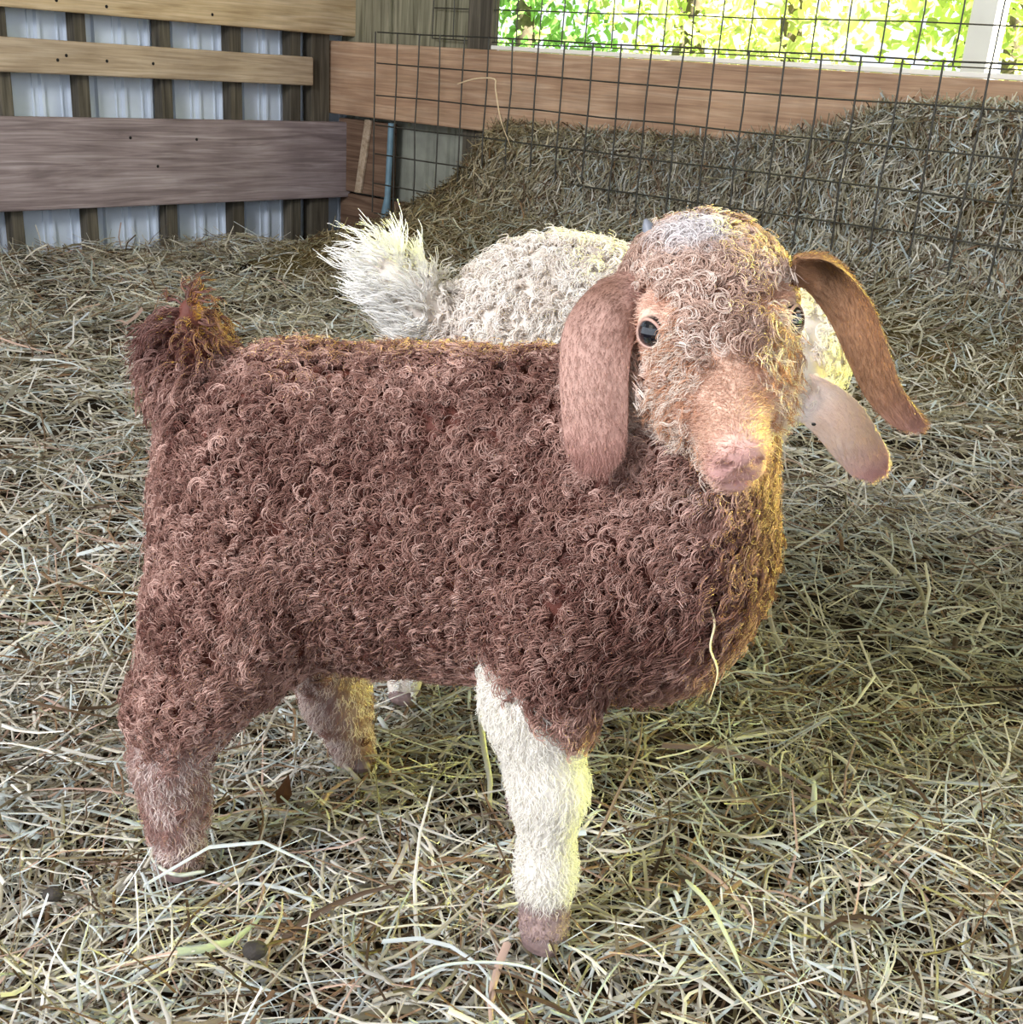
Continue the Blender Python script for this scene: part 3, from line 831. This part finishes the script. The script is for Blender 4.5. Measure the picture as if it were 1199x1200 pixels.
# --- fluffy white foreleg, mottled hind legs
def leg_weight(P):
    r = regions(P)
    return np.clip(r['wleg'] + 0.9 * r['hind'] + 0.9 * r['foot'] * (P[:, 2] > 0.003), 0, 1) * (P[:, 2] > 0.003)
NLg = 15000
Pl, Nl = scatter(V, F, N, NLg, leg_weight)
rl = regions(Pl)
fl = down_flow(Nl, Pl, (0, 0, 0), 0.55)
Lg = rng.uniform(0.007, 0.013, NLg) * (1 - 0.45 * rl['foot'])
Cl_ = curls(Pl, Nl, fl, Lg, np.clip(rng.normal(0.38, 0.12, NLg), 0.1, 0.8), rng.uniform(0.0005, 0.0016, NLg), rng.uniform(0.5, 1.3, NLg), rng.uniform(0, 6.28, NLg), 9)
lc = np.tile(WHITE, (NLg, 1)) * rng.uniform(0.85, 1.05, (NLg, 1))
mott = sm(fbm(Pl, 120, 2) + rng.normal(0, 0.10, NLg), 0.35, 0.65)
hcol = lerp(np.tile(srgb(158, 122, 114), (NLg, 1)), srgb(230, 214, 208), mott)
hcol = lerp(hcol, MID, sm(-0.252 - Pl[:, 0], 0.0, 0.010) * 0.7)
lc = lerp(lc, hcol * rng.uniform(0.8, 1.15, (NLg, 1)), np.clip(rl['hind'] * 1.5, 0, 1))
lc = lerp(lc, srgb(168, 146, 144), np.clip(rl['foot'] * 1.6 * (Pl[:, 0] > -0.02), 0, 1))
hair_object('leg_hair', Cl_, rng.uniform(0.00022, 0.0004, NLg), lc, M_wool, goat)

# --- short face hair with white wisps on the cheeks
def face_weight(P):
    r = regions(P); return r['face'] * (1 - 0.85 * r['nose']) * (1 - sm(0.014 - np.sqrt((np.abs(r['s']) - EYE_S) ** 2 + r['d'] ** 2 + r['t'] ** 2), 0, 0.003))
NF = 15000
Pf, Nf = scatter(V, F, N, NF, face_weight)
rf = regions(Pf)
away = -hd[None, :] * 0.55 + np.clip(rf['s'] / 0.025, -1, 1)[:, None] * hs_[None, :] * 0.6 + np.array([0, 0, -0.35])
fl = unit(away - Nf * (away * Nf).sum(1)[:, None] + rng.normal(0, 0.25, Pf.shape))
Cs = curls(Pf, Nf, fl, rng.uniform(0.003, 0.006, NF), np.full(NF, 0.22), rng.uniform(0.0001, 0.0005, NF), rng.uniform(0.3, 0.8, NF), rng.uniform(0, 6.28, NF), 5)
mm = sm(fbm(Pf, 60, 2), 0.42, 0.66)
fc = lerp(np.tile(srgb(226, 194, 176), (NF, 1)), srgb(200, 158, 136), mm)
fc = lerp(fc, srgb(228, 200, 180), sm(0.014 - np.abs(rf['s'] + 0.004), -0.008, 0.008) * 0.45)
fc = lerp(fc, PINK, rf['nose'] * 0.7)
hair_object('face_hair', Cs, rng.uniform(0.00014, 0.00024, NF), fc * rng.uniform(0.85, 1.12, (NF, 1)), M_wool, goat)
def wisp_weight(P):
    r = regions(P)
    cheek = sm(0.024 - np.hypot(r['d'] - 0.026, np.abs(r['s']) - 0.030), 0.0, 0.014) + 0.35 * sm(0.022 - np.hypot(r['d'] - 0.045, (r['t'] + 0.055)), 0, 0.014)
    brow = sm(0.020 - np.abs(r['d'] - 0.004), 0, 0.010) * sm(0.034 - np.abs(r['s']), 0, 0.008)
    return r['face'] * (1 - r['nose']) * (cheek + 0.25 * brow) * (r['t'] > -0.075)
NW = 1300
Pw, Nw = scatter(V, F, N, NW, wisp_weight)
rw = regions(Pw)
away = hd[None, :] * 0.1 + np.sign(rw['s'])[:, None] * hs_[None, :] * 0.7 + np.array([0, 0, -0.7])
fl = unit(away - Nw * (away * Nw).sum(1)[:, None] + rng.normal(0, 0.3, Pw.shape))
idx, Pr, Nr = locks(Pw, Nw, 4, 0.0012)
wr = rng.uniform(0.0008, 0.0022, NW); wt = rng.uniform(0.6, 1.3, NW); wp_ = rng.uniform(0, 6.28, NW); wl_ = rng.uniform(0.007, 0.014, NW)
Cw = curls(Pr, Nr, fl[idx], wl_[idx] * rng.normal(1, .15, len(idx)), np.full(len(idx), 0.25), wr[idx], wt[idx], wp_[idx] + rng.normal(0, .3, len(idx)), 11)
wc = np.where((rng.random(NW) < 0.62)[:, None], srgb(236, 220, 206), srgb(202, 154, 124))
hair_object('face_wisps', Cw, rng.uniform(0.00016, 0.00028, len(idx)), wc[idx] * rng.uniform(0.85, 1.1, (len(idx), 1)), M_wool, goat)

# --- eyes with a pale lid rim
def eyeball(center, r, fwd, parent, lid_mat):
    bm = bmesh.new(); bmesh.ops.create_uvsphere(bm, u_segments=24, v_segments=16, radius=r)
    for v in bm.verts: v.co += Vector(center)
    o = link('eye', bm_mesh('eye', bm), M_eye, parent)
    return o
M_lid = plain('eyelid', srgb(178, 142, 128), 0.6, noise=0.2, nscale=300)
for sgn in (-1, 1):
    c = H(sgn * EYE_S, EYE_D, EYE_T)
    eo = eyeball(c, EYE_R, None, goat, None)
    # lids: two arcs over the ball around its viewing direction
    out_ = unit(hs_ * sgn * 0.66 + ht * 0.34 + hd * 0.62)
    ax1 = unit(hd - out_ * (hd @ out_)); ax2 = np.cross(out_, ax1)
    pts = []
    for a in np.linspace(0, 2 * PI, 28):
        q = ax1 * math.cos(a) * 0.0088 + ax2 * math.sin(a) * 0.0080
        dep = math.sqrt(max(0, (EYE_R * 1.02) ** 2 - q @ q))
        pts.append(c + q + out_ * dep)
    Vt, Ft = tube(np.array(pts), 0.0010, 8)
    lid = link('eyelid', mesh_arrays('eyelid', Vt, Ft), M_lid, eo)

# --- ears: lofted, cupped and thick
def ear(name, spine, widths, face_dir, cup, thick, cols, parent, nseg=22, nac=11, fringe=None):
    S = smooth_path(spine, nseg); w = np.interp(np.linspace(0, 1, nseg), np.linspace(0, 1, len(widths)), widths)
    fd = smooth_path(face_dir, nseg); cu = np.interp(np.linspace(0, 1, nseg), np.linspace(0, 1, len(cup)), cup)
    T = unit(np.gradient(S, axis=0))
    Nn = unit(fd - T * (fd * T).sum(1)[:, None]); A = np.cross(T, Nn)
    v = np.linspace(-1, 1, nac)
    front = S[:, None, :] + A[:, None, :] * (v[None, :] * w[:, None] * 0.5)[..., None] + Nn[:, None, :] * ((v[None, :] ** 2 - 0.4) * cu[:, None] * w[:, None])[..., None]
    edge = np.clip(1 - np.abs(v) ** 3, 0.15, 1)
    tipf = np.clip((1 - np.linspace(0, 1, nseg)) * 6, 0.25, 1)
    back = front - Nn[:, None, :] * (thick * edge[None, :] * tipf[:, None])[..., None]
    Vv = np.concatenate([front.reshape(-1, 3), back.reshape(-1, 3)])
    g = np.arange(nseg * nac).reshape(nseg, nac); o = nseg * nac
    q = np.stack([g[:-1, :-1], g[1:, :-1], g[1:, 1:], g[:-1, 1:]], -1).reshape(-1, 4)
    Fb = q[:, ::-1] + o
    loop = np.concatenate([g[0, :], g[1:, -1], g[-1, -2::-1], g[-2:0:-1, 0]])
    nx = np.roll(loop, -1)
    side = np.stack([loop, nx, nx + o, loop + o], -1)
    Fv = np.concatenate([q, Fb, side])
    c0, c1, c2 = cols
    vv = np.tile(np.abs(v)[None, :], (nseg, 1)).reshape(-1); tt = np.repeat(np.linspace(0, 1, nseg), nac)
    cf = lerp(np.tile(c0, (len(vv), 1)), c1, sm(tt, 0.55, 0.95)); cf = lerp(cf, c2, sm(0.42 - tt, 0, 0.25) * sm(fbm(front.reshape(-1, 3), 60, 2), 0.3, 0.6))
    cb = np.tile(c0, (len(vv), 1))
    eo = link(name, mesh_arrays(name, Vv, Fv, np.concatenate([cf, cb])), M_skin, parent)
    m = eo.modifiers.new('sub', 'SUBSURF'); m.levels = 1; m.render_levels = 1
    # short hair lying along the ear
    nh = 6000
    i = rng.integers(0, nseg - 1, nh); j = rng.integers(0, nac - 1, nh); a, b = rng.random(nh)[:, None], rng.random(nh)[:, None]
    side_ = rng.random(nh) < 0.5
    def pick(G): return G[i, j] * (1 - a) * (1 - b) + G[i + 1, j] * a * (1 - b) + G[i + 1, j + 1] * a * b + G[i, j + 1] * (1 - a) * b
    Pp = np.where(side_[:, None], pick(front), pick(back)); Nh = np.where(side_[:, None], Nn[i], -Nn[i])
    fl = unit(T[i] + rng.normal(0, 0.22, (nh, 3)))
    Ch = curls(Pp, Nh, fl, rng.uniform(0.003, 0.006, nh), np.full(nh, 0.12), np.full(nh, 0.0001), np.full(nh, 0.4), rng.uniform(0, 6, nh), 4)
    cc = np.where(side_[:, None], pick(cf.reshape(nseg, nac, 3)), pick(cb.reshape(nseg, nac, 3)))
    hair_object('ear_hair', Ch, np.full(nh, 0.00011), cc * rng.uniform(0.85, 1.2, (nh, 1)), M_wool, eo)
    return eo

MAUVE = srgb(178, 142, 130); MAUVE2 = srgb(172, 130, 120); EARD = srgb(128, 94, 80)
ear('ear', [(0.076, 0.690, 0.482), (0.058, 0.688, 0.480), (0.044, 0.678, 0.456), (0.043, 0.668, 0.430), (0.046, 0.662, 0.405), (0.048, 0.660, 0.385), (0.0475, 0.660, 0.371)],
    [0.020, 0.036, 0.045, 0.043, 0.041, 0.037, 0.018], [(-.1, -0.6, 0.8), (-0.2, -0.7, 0.6), (-0.25, -0.95, 0.1), (-0.2, -1, 0), (-0.15, -1, 0), (-0.1, -1, 0), (-.1, -1, 0)],
    [-0.25, -0.30, -0.22, -0.15, -0.12, -0.12, -0.08], 0.004, (MAUVE, MAUVE2, EARD), goat)
ear('ear', [(0.158, 0.690, 0.500), (0.176, 0.692, 0.499), (0.196, 0.690, 0.479), (0.211, 0.688, 0.452), (0.225, 0.686, 0.428), (0.241, 0.684, 0.413), (0.2505, 0.683, 0.409)],
    [0.022, 0.030, 0.030, 0.027, 0.024, 0.020, 0.006], [(-0.3, -0.7, -0.5), (-0.45, -0.7, -0.5), (-0.55, -0.8, -0.25), (-0.5, -0.85, -0.2), (-0.45, -0.85, -0.3), (-.35, -0.85, -0.4), (-.3, -0.9, -0.4)],
    [0.38, 0.40, 0.30, 0.22, 0.18, 0.15, 0.10], 0.004, (srgb(150, 112, 84), srgb(150, 112, 100), srgb(104, 76, 54)), goat)

# horn bud
hb = H(-0.028, -0.060, 0.008)
Vt, Ft = tube(np.array([hb, hb + np.array([-0.004, 0.002, 0.010]), hb + np.array([-0.008, 0.004, 0.019]), hb + np.array([-0.0095, 0.005, 0.0225])]), [0.0065, 0.0056, 0.0036, 0.0010], 10)
horn = link('horn', mesh_arrays('horn', Vt, Ft), M_horn, goat); horn['label'] = 'small blue-grey horn bud'

# hooves: two claws each
def hoof(c, heading, parent, r=0.0105):
    bm = bmesh.new()
    f = np.array([math.cos(heading), math.sin(heading)]); s = np.array([-f[1], f[0]])
    for sg in (-1, 1):
        b2 = bmesh.ops.create_uvsphere(bm, u_segments=14, v_segments=8, radius=1.0)['verts']
        for v in b2:
            x, y, z = v.co
            zz = max(z, -0.55)
            X = x * r * 1.6 * (1.0 - 0.25 * max(z, 0)); Y = y * r * 0.92 + sg * r * 0.95
            v.co = Vector((c[0] + f[0] * X + s[0] * Y, c[1] + f[1] * X + s[1] * Y, c[2] + zz * r * 1.25))
    return link('hoof', bm_mesh('hoof', bm), M_hoof, parent)
hoof((-0.238, 0.723, 0.004), -0.35, goat, 0.0095); hoof((-0.122, 0.880, 0.006), -0.3, goat, 0.009)
hoof((0.047, 0.672, 0.004), -0.5, goat, 0.0095); hoof((0.036, 0.818, 0.007), -0.3, goat, 0.010)

# ------------------------------------------------------------------ white goat kid behind
Wt = SDF()
Wt.ell((0.040, 1.090, 0.340), (0.108, 0.085, 0.112), k=0.02)
Wt.ell((0.140, 1.075, 0.325), (0.095, 0.075, 0.098), k=0.05)
Wt.ell((-0.015, 1.090, 0.33), (0.056, 0.078, 0.085), k=0.04)
Wt.cap((0.175, 1.05, 0.33), (0.222, 0.985, 0.385), 0.066, 0.045, k=0.04)
Wt.ell((0.226, 0.972, 0.388), (0.042, 0.050, 0.042), k=0.03)
Wt.cap((0.215, 0.945, 0.372), (0.188, 0.895, 0.335), 0.032, 0.018, k=0.02)
Wt.chain([(-0.02, 1.04, 0.25, 0.05), (-0.065, 1.02, 0.14, 0.028), (-0.083, 1.0, 0.075, 0.020), (-0.096, 1.0, 0.014, 0.017)], k=0.02)
Wt.chain([(-0.01, 1.14, 0.25, 0.05), (-0.03, 1.15, 0.13, 0.026), (-0.035, 1.15, 0.014, 0.017)], k=0.02)
Wt.chain([(0.15, 1.03, 0.25, 0.045), (0.10, 1.02, 0.13, 0.022), (0.085, 1.01, 0.014, 0.017)], k=0.02)
Wt.chain([(0.15, 1.12, 0.25, 0.045), (0.14, 1.13, 0.13, 0.022), (0.135, 1.13, 0.014, 0.017)], k=0.02)
Wt.chain([(-0.062, 1.075, 0.365, 0.024), (-0.098, 1.065, 0.385, 0.022), (-0.128, 1.055, 0.412, 0.016), (-0.136, 1.052, 0.428, 0.010)], k=0.02)
V2, F2 = surface_nets(Wt, (-0.18, 0.86, -0.006), (0.29, 1.20, 0.47), 0.0056)
V2 = relax(V2, F2, 1, 0.5); N2, _ = vert_normals(V2, F2)
c2 = np.tile(srgb(214, 204, 194), (len(V2), 1))
wg = link('goat', mesh_arrays('goat', V2, F2, c2), M_skin)
tag(wg, 'cream-white woolly goat kid standing behind the brown one', 'goat', 'goat kids')
n = 6500
def ww(P): return np.where(P[:, 2] < 0.20, 0.25, 1.0) * np.where((P[:, 1] < 0.945) & (P[:, 0] < 0.24), 0.15, 1.0) * np.where((P[:, 1] > 1.12), 0.4, 1.0)
Pc, Nc = scatter(V2, F2, N2, n, ww)
tailm = sm(-0.078 - Pc[:, 0], 0, 0.02) * sm(Pc[:, 2], 0.34, 0.36)
legm = sm(0.18 - Pc[:, 2], 0, 0.04)
flow = down_flow(Nc, Pc, (-0.1, 0, 0), 0.8); flow = unit(flow + tailm[:, None] * np.array([-0.9, 0, 1.2]))
flow = unit(flow - Nc * (flow * Nc).sum(1)[:, None] * 0.6)
Lk = rng.uniform(0.014, 0.024, n) * (1 + 0.8 * tailm) * (1 - 0.5 * legm); lift = np.clip(rng.normal(0.5, 0.14, n), 0.15, 0.85)
rad = rng.uniform(0.0022, 0.0042, n) * (1 - 0.55 * tailm) * (1 - 0.6 * legm); turn = rng.uniform(1.0, 2.0, n); ph = rng.uniform(0, 6.28, n)
idx, Pr, Nr = locks(Pc, Nc, 6, 0.0014)
Cw2 = curls(Pr, Nr, unit(flow[idx] + rng.normal(0, 0.1, (len(idx), 3))), J(Lk, 0.14), lift[idx], J(rad, 0.12), turn[idx], ph[idx] + rng.normal(0, 0.15, len(idx)), 14)
cw = lerp(np.tile(srgb(226, 214, 204), (n, 1)), srgb(246, 242, 236), rng.random(n)); cw = lerp(cw, srgb(246, 244, 240), np.maximum(tailm, legm))
brn = sm(0.020 - np.hypot(Pc[:, 0] + 0.060, Pc[:, 2] - 0.360), 0, 0.012) * (rng.random(n) < 0.6)
cw = lerp(cw, srgb(170, 128, 108), brn * 0.7)
hair_object('fleece', Cw2, rng.uniform(0.00042, 0.0007, len(idx)), cw[idx] * rng.uniform(0.9, 1.06, (len(idx), 1)), M_wool, wg)
ear('ear', [(0.222, 0.925, 0.372), (0.240, 0.918, 0.362), (0.262, 0.912, 0.350), (0.281, 0.907, 0.329), (0.295, 0.903, 0.312), (0.303, 0.901, 0.302)],
    [0.024, 0.040, 0.046, 0.043, 0.036, 0.014], [(-0.3, -0.8, 0.2), (-0.3, -0.9, 0.1), (-0.3, -0.9, -0.1), (-0.3, -0.9, -0.1), (-0.3, -0.9, -0.1), (-0.3, -0.9, -0.1)],
    [0.25, 0.28, 0.25, 0.2, 0.15, 0.1], 0.004, (srgb(226, 206, 196), srgb(226, 190, 192), srgb(240, 234, 234)), wg)
ear('ear', [(0.20, 0.985, 0.415), (0.18, 0.985, 0.412), (0.168, 0.98, 0.392), (0.165, 0.975, 0.365), (0.165, 0.97, 0.345)],
    [0.022, 0.034, 0.037, 0.030, 0.008], [(0, -1, 0)] * 5, [-0.2] * 5, 0.004, (srgb(214, 190, 178), srgb(214, 172, 172), srgb(232, 224, 224)), wg)
for sx, p in ((-1, (0.185, 0.952, 0.392)), (1, (0.252, 0.945, 0.386))):
    eyeball(p, 0.008, None, wg, None)
hoof((-0.094, 0.996, 0.008), -0.3, wg, 0.009); hoof((0.088, 1.006, 0.008), -0.3, wg, 0.009)
hoof((-0.03, 1.148, 0.008), -0.3, wg, 0.009); hoof((0.138, 1.128, 0.008), -0.3, wg, 0.009)

# ------------------------------------------------------------------ single stalks, a leaf, dung, flies
def stalk(pts, r, color, label, flat=0.55, mat=None):
    S = smooth_path(pts, 18)
    Vt, Ft = tube(S, np.interp(np.linspace(0, 1, 18), [0, 0.1, 0.7, 1], [0.6 * r, r, r * 0.9, 0.25 * r]), 6)
    o = link('hay_stalk', mesh_arrays('hay_stalk', Vt, Ft, np.tile(color, (len(Vt), 1))), M_straw)
    tag(o, label, 'hay stalk', 'single hay stalks')
    return o
stalk([(0.130, 0.672, 0.288), (0.137, 0.668, 0.272), (0.136, 0.665, 0.255), (0.143, 0.664, 0.238), (0.140, 0.662, 0.215)], 0.0008, srgb(232, 220, 184), "thin pale stalk dangling from the brown kid's chest")
bp = lambda u, o, z: tuple(barn_xy(np.array(u), np.array(o))) + (z,)
stalk([bp(0.42, -0.012, 0.535), bp(0.50, -0.014, 0.555), bp(0.585, -0.014, 0.56), bp(0.592, -0.012, 0.53), bp(0.62, -0.01, 0.44), bp(0.67, -0.008, 0.36)], 0.0026, srgb(236, 214, 180), 'pale bent stalk hooked on the wire fence')
stalk([(0.158, 0.735, 0.012), (0.170, 0.700, 0.020), (0.181, 0.660, 0.018), (0.186, 0.640, 0.014)], 0.0020, srgb(208, 214, 178), 'broad pale green blade on the straw right of the white foreleg')
stalk([(-0.215, 0.706, 0.012), (-0.235, 0.700, 0.012), (-0.255, 0.712, 0.012), (-0.268, 0.735, 0.014)], 0.0017, srgb(212, 216, 200), 'pale bent blade curled under the near hind hoof')
stalk([(0.09, 0.78, 0.012), (0.105, 0.795, 0.05), (0.118, 0.81, 0.075), (0.122, 0.83, 0.10)], 0.0016, srgb(150, 128, 100), 'dark stalk sticking up beside the white foreleg')
stalk([(-0.05, 0.60, 0.020), (-0.02, 0.615, 0.024), (0.03, 0.62, 0.022), (0.07, 0.60, 0.018)], 0.0012, srgb(214, 222, 216), 'long pale blade lying in the front middle of the straw')

bm = bmesh.new()
lv = [(-0.004, 0, 0), (0.004, 0, 0), (0.010, 0.010, 0.006), (0.003, 0.030, 0.016), (-0.008, 0.012, 0.005), (0, 0.012, 0.001)]
vs = [bm.verts.new(Vector((-0.175 + a * 0.8, 0.792 + b * 0.7, 0.014 + c * 0.6 + b * 0.25))) for a, b, c in lv]
for t in ((0, 1, 5), (1, 2, 5), (2, 3, 5), (3, 4, 5), (4, 0, 5)): bm.faces.new([vs[i] for i in t])
bmesh.ops.solidify(bm, geom=bm.faces[:], thickness=0.0008)
lf = link('dry_leaf', bm_mesh('dry_leaf', bm), plain('dry_leaf', srgb(112, 76, 44), 0.8, noise=0.3, nscale=120)); tag(lf, 'small brown dry leaf on the straw beside the hind legs', 'leaf')

def pellet(c, r, label):
    bm = bmesh.new(); bmesh.ops.create_icosphere(bm, subdivisions=3, radius=r)
    for v in bm.verts:
        q = v.co.normalized(); f = 1 + 0.16 * (float(vnoise(np.array([[q.x + 3, q.y + 5, q.z + c[0] * 50 + 40]]), 2.2)[0]) - 0.5)
        v.co = Vector((v.co.x * 1.25 * f + c[0], v.co.y * f + c[1], v.co.z * 0.85 * f + c[2]))
    o = link('dung_pellet', bm_mesh('dung_pellet', bm), M_dung); tag(o, label, 'dung pellet', 'dung pellets')
pellet((-0.158, 0.628, 0.012), 0.0072, 'dark round dung pellet in the straw at the lower left')
pellet((-0.318, 0.672, 0.010), 0.0062, 'bluish grey dung pellet at the left edge of the straw')

def fly(c, label):
    root = empty('fly', c); tag(root, label, 'fly', 'flies')
    bm = bmesh.new(); bmesh.ops.create_uvsphere(bm, u_segments=10, v_segments=6, radius=0.0013)
    for v in bm.verts: v.co.x *= 1.5
    link('fly_body', bm_mesh('fly_body', bm), M_fly, root)
    for sg in (-1, 1):
        bm = bmesh.new(); bmesh.ops.create_uvsphere(bm, u_segments=8, v_segments=4, radius=0.001)
        for v in bm.verts: v.co = Vector((v.co.x * 1.4 - 0.001, v.co.y * 0.6 + sg * 0.0009, v.co.z * 0.12 + 0.001))
        link('wing', bm_mesh('wing', bm), M_wing, root)
fly(tuple(H(-0.003, 0.024, 0.0110)), "small black fly on the brown kid's nose bridge")
fly((0.2385, 0.888, 0.3475), "small black fly beside the white kid's ear")

# ------------------------------------------------------------------ outdoors: meadow and sunlit trees beyond the window
bm = box_bm(-14, 26, 0.62, 30, -0.30, -0.16)
md = link('floor_outside', bm_mesh('floor_outside', bm), M_grass); place(md); tag(md, 'sunlit meadow ground outside the barn', kind='structure')
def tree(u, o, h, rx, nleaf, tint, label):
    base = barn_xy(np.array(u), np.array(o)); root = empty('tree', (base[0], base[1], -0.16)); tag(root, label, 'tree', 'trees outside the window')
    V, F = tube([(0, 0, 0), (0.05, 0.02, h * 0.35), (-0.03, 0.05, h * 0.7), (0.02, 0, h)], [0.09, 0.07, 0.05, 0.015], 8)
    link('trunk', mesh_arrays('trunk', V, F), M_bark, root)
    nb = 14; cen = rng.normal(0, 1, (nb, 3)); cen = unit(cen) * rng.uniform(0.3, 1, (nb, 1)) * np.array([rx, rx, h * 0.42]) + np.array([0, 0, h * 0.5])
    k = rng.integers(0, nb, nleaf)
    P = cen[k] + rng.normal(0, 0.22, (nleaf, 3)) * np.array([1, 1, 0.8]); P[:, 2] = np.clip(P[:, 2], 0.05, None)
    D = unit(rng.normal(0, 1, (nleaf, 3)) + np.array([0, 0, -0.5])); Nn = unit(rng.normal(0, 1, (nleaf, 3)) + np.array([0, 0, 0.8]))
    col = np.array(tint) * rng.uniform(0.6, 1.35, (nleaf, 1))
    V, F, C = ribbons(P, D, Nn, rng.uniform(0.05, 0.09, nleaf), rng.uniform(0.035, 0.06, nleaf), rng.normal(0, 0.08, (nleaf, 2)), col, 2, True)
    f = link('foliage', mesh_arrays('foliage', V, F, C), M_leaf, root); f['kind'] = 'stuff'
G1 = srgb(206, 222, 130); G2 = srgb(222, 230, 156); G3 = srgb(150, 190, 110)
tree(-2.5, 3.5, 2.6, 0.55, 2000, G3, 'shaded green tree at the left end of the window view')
tree(-1.35, 3.9, 2.4, 0.55, 1300, G1, 'bright green leafy tree left of the middle of the window view')
tree(-0.35, 3.4, 2.3, 0.45, 800, G2, 'pale yellow-green tree in the middle of the window view')
tree(0.85, 3.1, 2.3, 0.50, 1200, G1, 'bright green tree right of the white post')
tree(0.25, 5.2, 2.6, 0.50, 650, G2, 'pale slender tree farther off, left of the white post')
tree(-3.2, 6.4, 3.0, 0.7, 900, G2, 'pale tree farther off behind the shaded tree')
